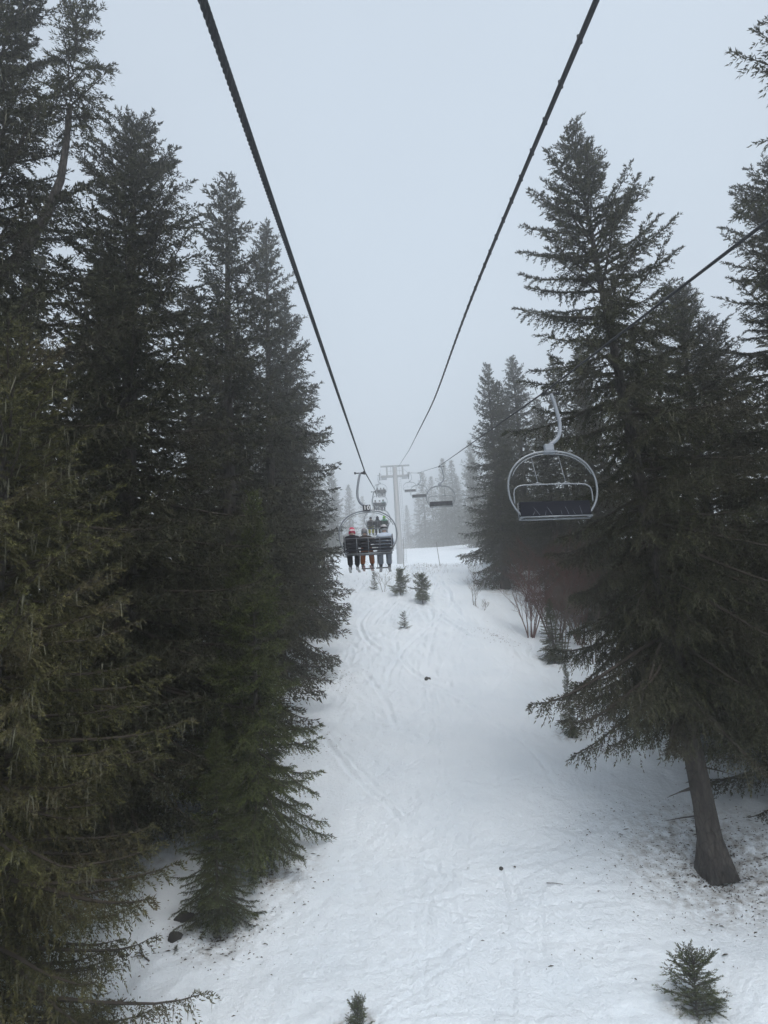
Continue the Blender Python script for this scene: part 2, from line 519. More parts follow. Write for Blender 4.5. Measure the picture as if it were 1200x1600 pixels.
# ------------------------------------------------------------------ spruces
def spruce_arrays(seed, H, R, base=.06, n_limb=260, b_step=.11, t_step=.045, t_len=.11, t_w=.032,
                  hang=.8, droop=.8, cut=None, e_low=-12, e_top=55, rough=.25, shape=.8, lichen=0, gap=0.0, blunt=0.0,
                  tuft_cap=None):
    rng = np.random.RandomState(seed)
    LV, LF = [], []; nV = 0                          # limbs
    limb_pts, limb_t = [], []
    NP = 9
    s = np.linspace(0, 1, NP)
    az = rng.rand() * 6.28
    sector = rng.rand(6, 7)                          # makes one side fuller than the other at each height
    for i in range(n_limb):
        t = (i + rng.rand()) / n_limb
        t = t ** 1.08
        if gap and rng.rand() < gap * (1 - abs(2 * t - 1)):
            continue
        z0 = H * (base + (1 - base) * t * .985)
        az += 2.39996 + rng.normal(0, .35)
        prof = min(1.0, (t + .03) / .15) ** .5 * (1 - t) ** shape + .03 + blunt * (1 - t) ** .25 * t
        L = R * prof * np.clip(rng.normal(1.0, rough), .45, 1.5)
        L *= .75 + .5 * sector[int(min(5, t * 6)), int((az % 6.28318) / 6.2832 * 7) % 7]
        for (ca, c0, c1, cf) in (cut or ()):
            if c0 <= t < c1: L *= 1 - (1 - cf) * max(0.0, math.cos(az - ca)) ** .6
        L = min(max(L, .25), R * 1.12 * prof + .2)
        e = math.radians(e_low + (e_top - e_low) * t ** 1.6 + rng.normal(0, 8))
        dr = droop * (1 - t) ** .7 * rng.uniform(.6, 1.25)
        h = L * s * math.cos(e) * (1 - .06 * s * s)
        z = L * (s * math.sin(e) - .42 * dr * s ** 1.7 + (.24 * dr + .06) * s ** 3.4)
        wig = rng.normal(0, .04, NP).cumsum() * s * L * .35
        P = np.stack([h * math.cos(az) - wig * math.sin(az), h * math.sin(az) + wig * math.cos(az), z0 + z], 1)
        limb_pts.append(P); limb_t.append(t)
        r0 = .010 + .011 * L
        V, Fs = tube_arrays(P, r0 * (1 - s) ** .8 + .004, 4, False)
        Fs = np.array(Fs)
        LV.append(V); LF.append(Fs + nV); nV += len(V)
    LP = np.array(limb_pts); LT = np.array(limb_t)
    seg = np.diff(LP, axis=1); Ls = np.linalg.norm(seg, axis=2).sum(1)
    # branchlets
    nb = np.maximum(4, (Ls / b_step).astype(int))
    li = np.repeat(np.arange(len(LP)), nb)
    k = np.concatenate([np.arange(n) for n in nb])
    u = .10 + .90 * (k + rng.rand(len(k))) / nb[li]
    u = np.clip(u, 0, .999)
    fi = u * (NP - 1); i0 = fi.astype(int); fr = (fi - i0)[:, None]
    B0 = LP[li, i0] * (1 - fr) + LP[li, i0 + 1] * fr
    T = LP[li, i0 + 1] - LP[li, i0]
    T /= np.linalg.norm(T, axis=1)[:, None]
    S = np.cross(T, np.array([0, 0, 1.0])); S /= np.linalg.norm(S, axis=1)[:, None] + 1e-9
    side = np.where(k % 2 == 0, 1.0, -1.0)[:, None]
    a = np.radians(rng.uniform(38, 68, len(k)))[:, None]
    D = T * np.cos(a) + S * side * np.sin(a)
    tt = LT[li]
    hg = hang * (1 - tt ** 1.5) * rng.uniform(.2, 1.5, len(k)) * (1 - .55 * u)
    D[:, 2] += -hg + .25 * tt
    D /= np.linalg.norm(D, axis=1)[:, None]
    lb = (.14 + .26 * Ls[li] * (1 - u) ** .8 * .8 + .12 * rng.rand(len(k))) * rng.uniform(.7, 1.2, len(k))
    lb = np.minimum(lb, .95)
    along = rng.rand(len(k)) < .30
    D[along] = T[along] * .9 + rng.normal(0, .28, (along.sum(), 3)) + np.array([0, 0, .12])
    D[along] /= np.linalg.norm(D[along], axis=1)[:, None]
    lb[along] = np.minimum(lb[along], .38)
    tip = u > .93
    D[tip] = T[tip]; lb[tip] = np.minimum(lb[tip], .3)
    sag = (.25 + .5 * hang * (1 - tt)) * lb
    # tufts
    nt = np.maximum(3, (lb / t_step).astype(int))
    bi = np.repeat(np.arange(len(lb)), nt)
    kk = np.concatenate([np.arange(n) for n in nt])
    v = (kk + rng.rand(len(kk))) / nt[bi]
    P = B0[bi] + D[bi] * (lb[bi] * v)[:, None]
    P[:, 2] -= sag[bi] * v * v
    tg = D[bi].copy(); tg[:, 2] -= (2 * sag / lb)[bi] * v * lb[bi]
    tg /= np.linalg.norm(tg, axis=1)[:, None]
    rnd = rng.normal(0, 1, (len(kk), 3))
    perp = rnd - tg * (rnd * tg).sum(1)[:, None]
    perp /= np.linalg.norm(perp, axis=1)[:, None] + 1e-9
    d = tg * .72 + perp * (.72 * (v < .93))[:, None]
    d /= np.linalg.norm(d, axis=1)[:, None]
    w = np.cross(d, rng.normal(0, 1, (len(kk), 3))); w /= np.linalg.norm(w, axis=1)[:, None] + 1e-9
    ln = t_len * rng.uniform(.65, 1.25, len(kk)); wd = t_w * rng.uniform(.7, 1.3, len(kk))
    q0 = P
    q1 = P + d * (ln * .30)[:, None] + w * (wd * .5)[:, None]
    q2 = P + d * ln[:, None]
    q3 = P + d * (ln * .30)[:, None] - w * (wd * .5)[:, None]
    n = len(kk)
    TV = np.stack([q0, q1, q2, q3], 1).reshape(-1, 3)
    b4 = np.arange(n) * 4
    TT = np.concatenate([np.stack([b4, b4 + 1, b4 + 2], 1), np.stack([b4, b4 + 2, b4 + 3], 1)])
    br_t = rng.rand(len(lb)) * .75
    tint = np.clip(br_t[bi] + .35 * (v > .8) + rng.normal(0, .12, n), 0, 1)
    tint = np.repeat(tint, 4)
    # leader
    LVv = np.concatenate(LV); LFf = np.concatenate(LF)
    # lichen beards hang from the limbs
    lich = None
    if lichen:
        m = lichen
        pick = rng.randint(0, len(B0), m)
        pick = pick[tt[pick] < .92]
        m = len(pick)
        p0 = B0[pick] + D[pick] * (lb[pick] * rng.rand(m))[:, None]
        ll = rng.uniform(.08, .55, m) ** 1.2
        dirn = rng.normal(0, .12, (m, 3)); dirn[:, 2] = -1
        ww = rng.normal(0, 1, (m, 3)); ww[:, 2] *= .1; ww /= np.linalg.norm(ww, axis=1)[:, None]
        wd2 = rng.uniform(.006, .018, m)
        pa = p0 - ww * (wd2 * .5)[:, None]; pb = p0 + ww * (wd2 * .5)[:, None]
        pm = p0 + dirn * (ll * .5)[:, None] + ww * (wd2 * .9)[:, None]
        pm2 = p0 + dirn * (ll * .45)[:, None] - ww * (wd2 * .7)[:, None]
        pe = p0 + dirn * ll[:, None]
        V5 = np.stack([pa, pb, pm, pe, pm2], 1).reshape(-1, 3)
        b5 = np.arange(m) * 5
        T5 = np.concatenate([np.stack([b5, b5 + 1, b5 + 2], 1), np.stack([b5, b5 + 2, b5 + 4], 1), np.stack([b5 + 4, b5 + 2, b5 + 3], 1)])
        lich = (V5, T5)
    return (TV, TT, tint), (LVv, LFf), lich

def spruce_meshes(name, needle, trunk_r=.3, H=20, bark_h=None, **kw):
    (TV, TT, tint), (LV, LF), lich = spruce_arrays(H=H, **kw)
    V = np.concatenate([LV, TV])
    me = np_mesh(name + '_crown', V, TT + len(LV), [needle, TWIG], quads=LF,
                 mat_idx=np.concatenate([np.zeros(len(TT)), np.ones(len(LF))]),
                 attr={'tint': np.concatenate([np.full(len(LV), .3), tint])}, smooth=False)
    rng = np.random.RandomState(kw['seed'] + 99)
    n = 22
    zt = np.linspace(0, 1, n) ** 1.15
    bend = np.stack([rng.normal(0, .02, n).cumsum() * .25, rng.normal(0, .02, n).cumsum() * .25], 1) * min(1, H / 15)
    P = np.stack([bend[:, 0] * 0, bend[:, 1] * 0, zt * H * .985 - .35 * (zt == 0)], 1)
    r = trunk_r * ((1 - zt) ** .85 * .92 + .02) + trunk_r * .65 * np.exp(-zt * H / (trunk_r * 1.3))
    Vt, Ft = tube_arrays(P, r, 14, True)
    # root flare lobes
    ang = np.arctan2(Vt[:, 1], Vt[:, 0]); zz = np.maximum(Vt[:, 2], 0)
    lob = 1 + .28 * np.sin(ang * 5 + 1.3) * np.exp(-zz / (trunk_r * 1.6)) + .05 * np.sin(ang * 9 + zz)
    Vt[:, 0] *= lob; Vt[:, 1] *= lob
    mb = MB(); mb.add(Vt, Ft)
    for q in range(26):                                   # dead snags on the bare lower stem
        zz_ = rng.uniform(.03, .30) * H; a_ = rng.uniform(0, 6.28); L_ = rng.uniform(.15, .9) * min(1, H / 14)
        r_ = trunk_r * (1 - zz_ / H) ** .85 * .8
        dx_, dy_ = math.cos(a_), math.sin(a_)
        mb.tube([(dx_ * r_, dy_ * r_, zz_), (dx_ * (r_ + L_ * .5), dy_ * (r_ + L_ * .5), zz_ - .08 * L_), (dx_ * (r_ + L_) + rng.normal(0, .06), dy_ * (r_ + L_) + rng.normal(0, .06), zz_ - .22 * L_)], [.022 * H / 20, .015 * H / 20, .005], 4, False)
    mt = mb.mesh(name + '_trunk', BARK)
    ml = np_mesh(name + '_lichen', lich[0], lich[1], LICHEN, smooth=False) if lich else None
    return dict(crown=me, trunk=mt, lichen=ml, H=H)

def place_tree(name, K, x, y, h, label, cat='tree', group=None, rz=0.0, lean=(0, 0), wide=1.0, sink=.12, z=None):
    zg = gz(x, y) if z is None else z
    root = empty(name, (x, y, zg - sink), 0, label, cat, group)
    sc = h / K['H']
    root.scale = (sc * wide, sc * wide, sc)
    root.rotation_euler = (lean[1], lean[0], rz)
    root.rotation_mode = 'XYZ'
    link('trunk', K['trunk'], root)
    link('crown', K['crown'], root)
    if K['lichen'] is not None:
        l = link('lichen', K['lichen'], root); l['kind'] = 'stuff'
    return root

# kinds of spruce
OLD_OPEN = spruce_meshes('old_open', NEEDLE_OLD, .33, cut=((3.4, .12, .44, .38), (3.1, .02, .12, 1.15)), H=23.6, seed=11, R=5.2, base=.18, n_limb=290, b_step=.066, t_step=.017, t_len=.105, t_w=.033, hang=.95, droop=1.15, rough=.27, shape=.66, lichen=2600, gap=.25, e_low=-16)
OLD_DENSE = spruce_meshes('old_dense', NEEDLE_OLD, .46, H=27, seed=23, R=5.6, base=.05, n_limb=380, b_step=.072, t_step=.021, t_len=.115, t_w=.037, hang=.95, droop=1.0, rough=.25, shape=.55, lichen=4200, gap=.1, e_low=-12)
BLUNT = spruce_meshes('blunt_front', NEEDLE_OLIVE, .34, H=15.5, seed=31, R=4.4, base=.02, n_limb=300, b_step=.072, t_step=.0155, t_len=.085, t_w=.026, hang=1.1, droop=1.05, rough=.22, shape=.42, lichen=4600, e_low=-6, e_top=40)
YOUNG = spruce_meshes('young', NEEDLE_YOUNG, .13, H=11.6, seed=41, R=2.8, base=.05, n_limb=210, b_step=.052, t_step=.016, t_len=.085, t_w=.028, hang=.35, droop=.8, rough=.24, shape=.85, e_low=-16, e_top=55, lichen=250, gap=.15)
MID = spruce_meshes('middle', NEEDLE_OLD, .36, H=25, seed=53, R=4.1, base=.04, n_limb=280, b_step=.10, t_step=.038, t_len=.19, t_w=.062, hang=.9, droop=1.0, rough=.28, shape=.62, lichen=1500, gap=.3, e_low=-14)
MID_B = spruce_meshes('middle_b', NEEDLE_OLD, .34, H=20, seed=59, R=3.8, base=.03, n_limb=250, b_step=.10, t_step=.038, t_len=.19, t_w=.062, hang=.8, droop=.95, rough=.25, shape=.7, lichen=900, gap=.15, e_low=-12)
FAR = spruce_meshes('far', NEEDLE_OLD, .3, H=20, seed=67, R=3.3, base=.03, n_limb=170, b_step=.22, t_step=.10, t_len=.42, t_w=.15, hang=.8, droop=.9, rough=.25, shape=.75)
FAR_B = spruce_meshes('far_b', NEEDLE_OLD, .3, H=20, seed=71, R=3.7, base=.03, n_limb=160, b_step=.22, t_step=.10, t_len=.42, t_w=.15, hang=.9, droop=1.0, rough=.3, shape=.65, gap=.2)
SAP = spruce_meshes('sapling', NEEDLE_YOUNG, .035, H=2.0, seed=83, R=.62, base=.04, n_limb=46, b_step=.045, t_step=.013, t_len=.06, t_w=.018, hang=.1, droop=.3, rough=.5, shape=.6, e_low=5, e_top=60)
SAP_C = spruce_meshes('crooked_sapling', NEEDLE_YOUNG, .035, H=1.4, seed=93, R=.8, base=.0, n_limb=62, b_step=.04, t_step=.011, t_len=.055, t_w=.018, hang=.25, droop=.5, rough=.38, shape=.35, e_low=8, e_top=65, cut=((1.0, 0, .5, .5), (3.6, .35, .8, .45), (5.2, 0, .3, .6)))
SAP_B = spruce_meshes('bushy_sapling', NEEDLE_YOUNG, .04, H=2.0, seed=89, cut=((.6, 0, .5, .4), (2.7, .3, 1, .35), (4.4, 0, .4, .3)), R=.95, base=.16, n_limb=85, b_step=.05, t_step=.016, t_len=.08, t_w=.026, hang=.25, droop=.5, rough=.5, shape=.42, e_low=2, e_top=60)
CORNER = spruce_meshes('bare_stemmed', NEEDLE_OLD, .38, H=26, seed=101, R=3.9, base=.66, n_limb=90, b_step=.075, t_step=.024, t_len=.12, t_w=.034, hang=.6, droop=.6, rough=.25, shape=.5, gap=.2, e_low=0)
SIDE_TOP = spruce_meshes('side_top', NEEDLE_OLD, .09, H=5.2, seed=107, R=1.35, base=.22, n_limb=60, b_step=.07, t_step=.021, t_len=.12, t_w=.034, hang=.55, droop=.6, rough=.4, shape=.35, gap=.1, e_low=5, e_top=55)

def tree_well(x, y, r, dep=.25): TREE_WELLS.append((x, y, r, dep))

# ---- left edge of the piste
place_tree('spruce_tree', BLUNT, -8.1, 15.2, 15.3, 'olive brown spruce hung with beards of lichen, nearest at the left edge', group='lichen hung spruces left of the piste', rz=.6); tree_well(-8.1, 15.2, 3.2)
tall = place_tree('spruce_tree', OLD_DENSE, -11.2, 19.0, 30.0, 'tallest dark spruce at the left, its top cut by the picture edge', group='lichen hung spruces left of the piste', rz=1.0); tree_well(-11.2, 19, 3.5)
# its second leader: a bare crooked arm that turns up into a small crown of its own
zb_ = gz(-11.2, 19.0) - .12
sc_ = tall.scale[0]
arm_pts = [((px_ + 11.2) / sc_, (py_ - 19.0) / sc_, (pz_ - zb_) / tall.scale[2]) for (px_, py_, pz_) in
           ((-10.9, 19, 11.0), (-10.0, 18.95, 12.1), (-9.25, 18.85, 13.3), (-8.85, 18.75, 14.3), (-8.66, 18.6, 15.4), (-8.55, 18.5, 16.6))]
crk = math.cos(-1.0), math.sin(-1.0)                 # the tree itself is turned by 1.0 rad
arm_pts = [(p[0] * crk[0] - p[1] * crk[1], p[0] * crk[1] + p[1] * crk[0], p[2]) for p in arm_pts]
am = MB(); am.tube(arm_pts, [.16, .15, .13, .105, .085, .07], 10)
arm_o = am.build('side_stem', BARK, tall)
top_o = link('side_crown', SIDE_TOP['crown'], arm_o)
top_o.location = (arm_pts[4][0], arm_pts[4][1], arm_pts[4][2] - .6); top_o.scale = (.95, .95, .92); top_o.rotation_euler = (0, -.04, 2.0)
place_tree('spruce_tree', OLD_DENSE, -8.6, 24.0, 26.2, 'dark twin tipped spruce just right of the tallest left one', group='lichen hung spruces left of the piste', rz=2.9, wide=1.22); tree_well(-9, 24, 3)
place_tree('spruce_tree', MID, -7.1, 33.0, 27.6, 'old spruce with a slim greying spire over ragged gaps, left of the rope', group='lichen hung spruces left of the piste', rz=.3, wide=1.12); tree_well(-7, 33, 3)
place_tree('spruce_tree', MID, -6.25, 40.0, 27.2, 'ragged old spruce whose top the left rope crosses', group='lichen hung spruces left of the piste', rz=2.2, wide=1.0); tree_well(-5.6, 40, 3.2)
place_tree('spruce_tree', MID_B, -6.3, 48.0, 24.0, 'dark spruce reaching over the snow beside the first occupied chair', group='lichen hung spruces left of the piste', rz=4.0); tree_well(-5.2, 48, 3.2)
place_tree('spruce_tree', MID_B, -7.3, 58.0, 19.0, 'spruce at the far end of the left tree row behind the first occupied chair', group='lichen hung spruces left of the piste', rz=1.4); tree_well(-5.6, 58, 3)
place_tree('spruce_tree', YOUNG, -4.25, 23.3, 11.4, 'young green spruce with bare double lower stem at the left piste edge', rz=.5, wide=.82, group='young spruces at the left piste edge'); tree_well(-4.1, 23.3, 2.2)
place_tree('spruce_tree', YOUNG, -4.95, 24.6, 9.4, 'slender young spruce close behind the double stemmed one', rz=3.6, wide=.8, group='young spruces at the left piste edge')
place_tree('spruce_tree', YOUNG, -4.85, 20.7, 5.0, 'low bright green spruce in front, its dark foot bare on the snow', rz=2.3, wide=1.05, group='young spruces at the left piste edge'); tree_well(-4.75, 20.7, 1.7)
place_tree('spruce_tree', YOUNG, -6.0, 28.5, 9.0, 'shaded young spruce behind the double stemmed one under the old trees', rz=5.0, group='young spruces at the left piste edge'); tree_well(-6, 28.5, 2)
# ---- right edge
place_tree('spruce_tree', OLD_OPEN, 8.86, 22.6, 24.2, 'big leaning spruce with bare lower trunk standing at right of the piste', group='old spruces right of the piste', rz=.2, lean=(-.073, 0)); tree_well(8.86, 22.6, 3.6, .35)
place_tree('spruce_tree', OLD_DENSE, 15.1, 24.2, 23.0, 'dark spruce cut by the right picture edge', group='old spruces right of the piste', rz=2.6, wide=1.25); tree_well(15.2, 24.2, 4)
place_tree('spruce_tree', OLD_DENSE, 13.6, 30.5, 19.5, 'dark spruce between the big leaning spruce and the one at the right picture edge', group='old spruces right of the piste', rz=4.4, wide=1.35); tree_well(13.6, 30, 3)
place_tree('spruce_tree', MID_B, 17.5, 36, 19.5, 'far dark spruce in the gap beside the right edge tree', group='old spruces right of the piste', rz=4.9, wide=1.3); tree_well(17.5, 36, 3)
place_tree('spruce_tree', MID_B, 14.4, 49, 18.5, 'hazy spruce hidden mostly behind the nearest empty chair', group='old spruces right of the piste', rz=.9, wide=1.1); tree_well(14.4, 49, 3)
place_tree('spruce_tree', MID_B, 9.4, 59, 19.3, 'hazy spruce with ragged left side next to the empty chairs', group='misty spruces at the right', rz=2.0, wide=.95); tree_well(9.4, 59, 3)
place_tree('spruce_tree', MID_B, 13.0, 66, 20.4, 'second hazy spire just right of the ragged misty spruce', group='misty spruces at the right', rz=5.6, wide=1.25)
place_tree('spruce_tree', MID_B, 12.6, 54, 15.0, 'lower misty spruce behind the red twigged bushes', group='misty spruces at the right', rz=3.0, wide=1.2); tree_well(12.6, 54, 3)
place_tree('spruce_tree', YOUNG, 7.1, 31.0, 3.0, 'small young spruce half hidden behind the lowest limbs of the big leaning spruce', rz=1.0, wide=.7); tree_well(7.1, 31, 1.0)
place_tree('spruce_tree', YOUNG, 9.3, 43.0, 3.6, 'low dark spruce with hanging boughs under the red twigged bushes', rz=4.0, wide=1.3); tree_well(9.3, 43, 1.6)
# overhanging tree whose branch enters at the top right corner
place_tree('spruce_tree', CORNER, 11.45, 14.4, 25.6, 'spruce outside the frame with one branch entering the top right corner', group='old spruces right of the piste', rz=1.5)

# ---- trees fading in the fog
far = [(-13.5, 140, 22, 'fog grey spruce spire nearest the left tree row'), (-12.5, 175, 22, 'pale fog grey spruce just left of the first chair arm'),
       (-20.0, 165, 26, 'faint fog spruce at the left rear of the wood'), (-11.0, 230, 22, 'barely visible spruce in fog left of the pylon'),
       (-10.5, 76, 19, 'misty spruce behind the end of the left tree row'), (-13.5, 90, 22, 'misty spruce set back in the left wood'),
       (13.5, 240, 26, 'fog grey spruce right behind the pylon cross arm'), (18.5, 215, 27, 'fog grey spruce just left of the ragged misty spruce'),
       (24.0, 190, 28, 'fog grey spruce behind the ragged misty spruce'), (22.5, 230, 28, 'faint spruce above the second empty chair'),
       (18.0, 265, 27, 'ghostly spruce farthest up right of the pylon'), (18.5, 82, 19, 'misty spruce farther right behind the two hazy spires'),
       (19.0, 150, 20, 'grey misty spruce above the crest just left of the ragged one'),
       (22.0, 145, 22, 'faint spruce deep in the fog on the right'), (16.4, 92, 15, 'short misty spruce beside the piste beyond the empty chairs'),
       (11.4, 67, 18.0, 'hazy spruce filling the gap between the two misty spires'), (15.6, 61, 19.0, 'hazy broad spruce behind the hoop of the nearest empty chair'), (13.8, 75, 18.0, 'hazy spruce just above the piste edge behind the ragged one')]
for q, (x, y, h) in enumerate(((-16, 235, 24), (-19, 215, 26), (-23, 225, 27), (-27, 200, 27), (-8, 275, 22), (28, 225, 27), (32, 205, 27), (27, 260, 26), (30, 175, 26), (36, 225, 27), (14, 290, 24), (23, 285, 25), (-4.5, 300, 20), (9.5, 300, 20))):
    far.append((x, y, h, 'pale spruce in the wall of trees dissolving in the fog'))
for i, (x, y, h, lb_) in enumerate(far):
    place_tree('spruce_tree', FAR if i % 2 else FAR_B, x, y, h, lb_, group='spruces fading into the fog', rz=i * 1.37, wide=1.15)
# the wood behind the edge trees
back = [(-15.5, 27, 22), (-12.2, 30, 22), (-10.2, 38, 22), (-13.5, 36, 23), (-10.6, 47, 23), (-16.5, 42, 24), (-11.0, 55, 22), (-15, 60, 24), (-9.6, 65, 20), (-17, 33, 24)]
for i, (x, y, h) in enumerate(back):
    place_tree('spruce_tree', FAR if i % 2 else FAR_B, x, y, h, 'shaded spruce filling the wood behind the left edge trees', group='spruces filling the left wood', rz=i * 2.1, wide=1.3)
back = [(19.5, 29, 18), (15.0, 40, 18), (18.5, 46, 20), (22.5, 38, 22), (16.5, 56, 20), (20.5, 58, 22), (23.5, 23, 18), (14.5, 50, 17)]
for i, (x, y, h) in enumerate(back):
    place_tree('spruce_tree', FAR if i % 2 else FAR_B, x, y, h, 'shaded spruce filling the wood behind the right edge trees', group='spruces filling the right wood', rz=i * 1.7, wide=1.25)

# ---- saplings standing in the snow
G = 'little spruces poking out of the snow'
place_tree('spruce_sapling', SAP_B, .95, 57.0, 2.0, 'bushy little spruce below the first occupied chair, left of a bushier pair', 'sapling', G, rz=.4, wide=.95)
place_tree('spruce_sapling', SAP_B, 2.5, 54.2, 2.1, 'bushy little spruce on a dark stem, right one of the pair on the crest', 'sapling', G, rz=2.4, wide=.95)
place_tree('spruce_sapling', SAP, .92, 47.7, 1.15, 'tiny upright spruce alone in mid slope snow', 'sapling', G, rz=1.0)
place_tree('spruce_sapling', SAP, -1.1, 59.4, 1.5, 'thin little spruce under the skis of the first occupied chair', 'sapling', G, rz=3.0, wide=.7)
place_tree('spruce_sapling', SAP_C, -1.15, 17.35, .8, 'little spruce top poking up at the bottom edge of the picture', 'sapling', G, rz=1.9, wide=.85, lean=(-.22, 0), sink=.3)
place_tree('spruce_sapling', SAP_C, 5.98, 17.3, 1.15, 'crooked little spruce in a snow hollow at the lower right', 'sapling', G, rz=3.9, wide=1.3, lean=(-.30, .1), sink=.22)
place_tree('spruce_sapling', SAP, -5.64, 19.8, .28, 'tiny green spruce seedling near the forked dead twig', 'sapling', G, rz=2.0, wide=1.2)
tree_well(5.95, 17.3, .9, .12)
tree_well(-1.15, 17.35, .7, .06)

GX, GY, GZ, GXS, GYS = build_ground()
def surf(x, y):
    """height of the finished snow surface"""
    j = int(np.clip(np.searchsorted(GXS, x) - 1, 0, len(GXS) - 2)); i = int(np.clip(np.searchsorted(GYS, y) - 1, 0, len(GYS) - 2))
    fx = (x - GXS[j]) / (GXS[j + 1] - GXS[j]); fy = (y - GYS[i]) / (GYS[i + 1] - GYS[i])
    return float((GZ[i, j] * (1 - fx) + GZ[i, j + 1] * fx) * (1 - fy) + (GZ[i + 1, j] * (1 - fx) + GZ[i + 1, j + 1] * fx) * fy)

# ------------------------------------------------------------------ fog
fog_m = bpy.data.materials.new('fog')
fog_m.use_nodes = True
fn, fl = fog_m.node_tree.nodes, fog_m.node_tree.links
for n in list(fn): fn.remove(n)
fo = fn.new('ShaderNodeOutputMaterial'); fv = fn.new('ShaderNodeVolumePrincipled')
fv.inputs['Color'].default_value = (1.0, .985, .965, 1)
fv.inputs['Density'].default_value = .0043
fv.inputs['Anisotropy'].default_value = .9
fl.new(fv.outputs[0], fo.inputs['Volume'])
hz = MB(); hz.smooth = False
hz.box((0, 124, 32), (330, 420, 134))
haze = hz.build('haze', fog_m)
tag(haze, kind='stuff')

# ------------------------------------------------------------------ bare shrubs
def shrub_mesh(name, seed, h, stems, spread, mat, twig=1.0, depth=3):
    rng = random.Random(seed)
    mb = MB()
    def grow(p, d, L, r, lev):
        n = 5
        pts = [p]
        q = Vector(p)
        dd = Vector(d)
        for i in range(n - 1):
            dd = (dd + Vector((rng.gauss(0, .10), rng.gauss(0, .10), rng.gauss(.03, .05)))).normalized()
            q = q + dd * (L / (n - 1))
            pts.append(q.copy())
        rad = [r * (1 - .62 * i / (n - 1)) for i in range(n)]
        mb.tube(pts, rad, 3 if lev else 5, False)
        if lev < depth:
            for i in range(int((3.2 if lev else 6) * twig)):
                t = rng.uniform(.25, 1.0)
                k = min(n - 2, int(t * (n - 1)))
                base = Vector(pts[k]).lerp(Vector(pts[k + 1]), t * (n - 1) - k)
                ax = Vector((rng.gauss(0, 1), rng.gauss(0, 1), rng.gauss(0, .35))).normalized()
                nd = (dd * .75 + ax * .6 + Vector((0, 0, .18))).normalized()
                grow(base, nd, L * rng.uniform(.38, .62), max(.0085, r * .45), lev + 1)
    for s_ in range(stems):
        a = rng.uniform(0, 6.28); sp = spread * rng.uniform(.3, 1)
        d = Vector((math.cos(a) * sp, math.sin(a) * sp, 1)).normalized()
        grow(Vector((math.cos(a) * .08 * stems ** .5, math.sin(a) * .08 * stems ** .5, -.1)), d, h * rng.uniform(.6, .85), .013 * h ** .8, 0)
    return mb.mesh(name, mat)
SH_RED = [shrub_mesh('red_shrub_%d' % i, 100 + i, 4.4, 8, .5, RED_TWIG, 1.15) for i in range(2)]
SH_GREY = shrub_mesh('grey_shrub', 130, 4.6, 4, .32, GREY_TWIG, 1.15)
SH_ONE = shrub_mesh('lone_shrub', 140, 2.8, 2, .28, GREY_TWIG, 1.1)
SH_LOW = shrub_mesh('low_shrub', 150, 1.0, 5, .9, GREY_TWIG, 1.0, 2)
def place_shrub(me, x, y, label, group=None, rz=0, s=1.0):
    o = empty('bare_shrub', (x, y, gz(x, y)), rz, label, 'shrub', group)
    o.scale = (s, s, s)
    link('stem', me, o)
    return o
G = 'bare bushes on the right bank'
place_shrub(SH_RED[0], 8.9, 47.5, 'red twigged bare bush, leftmost of the thicket under the nearest empty chair', G, .4, 1.05)
place_shrub(SH_RED[1], 10.2, 46.5, 'dense red twigged bare bush in the middle of the right hand thicket', G, 1.9, 1.2)
place_shrub(SH_RED[0], 11.6, 45.8, 'red twigged bare bush at the right end of the thicket', G, 3.3, 1.1)
place_shrub(SH_GREY, 9.9, 43.4, 'grey stemmed bare sapling in front of the red twigged bushes', G, .8, 1.0)
place_shrub(SH_GREY, 11.2, 42.2, 'taller grey stemmed bare sapling close to the big leaning spruce', G, 2.6, 1.1)
place_shrub(SH_ONE, 6.15, 53.0, 'lone bare grey shrub standing in snow on the right shoulder', None, .3, 1.0)
place_shrub(SH_LOW, 6.6, 52.4, 'low tangle of bare twigs at the foot of the lone grey shrub', None, 1.3, .8)
place_shrub(SH_ONE, -.35, 58.6, 'thin bare whip leaning in snow below the first occupied chair', None, 2.0, .75)
place_shrub(SH_LOW, -4.5, 52.0, 'low bare twigs in snow at the end of the left tree row', None, 1.0, 1.1)

# ------------------------------------------------------------------ lift line
UP = [(-40, -.69, -4.2), (0, -.69, 2.45), (27, -.64, 7.31), (60, -.58, 14.54), (98, -.56, 24.7), (115, -.41, 30.55), (117, -.40, 31.1), (150, -.3, 41)]
DOWN = [(-40, 4.05, -4.5), (0, 4.05, 2.84), (17, 4.03, 6.37), (54, 4.32, 14.78), (88, 4.42, 23.4), (113, 4.3, 30.15), (115, 4.3, 30.67), (150, 4.4, 41)]
COMM = [(-40, 1.6, -4.5), (0, 1.68, 3.55), (4.4, 1.70, 4.58), (11.5, 1.73, 6.26), (25, 2.05, 9.4), (60, 2.4, 18.0), (115, 2.75, 31.9)]
def line_pt(tab, y):
    ys = [p[0] for p in tab]
    return Vector((float(np.interp(y, ys, [p[1] for p in tab])), y, float(np.interp(y, ys, [p[2] for p in tab]))))
def smooth_line(tab, ys, sag=0.0):
    out = [line_pt(tab, y) for y in ys]
    return np.array(out)

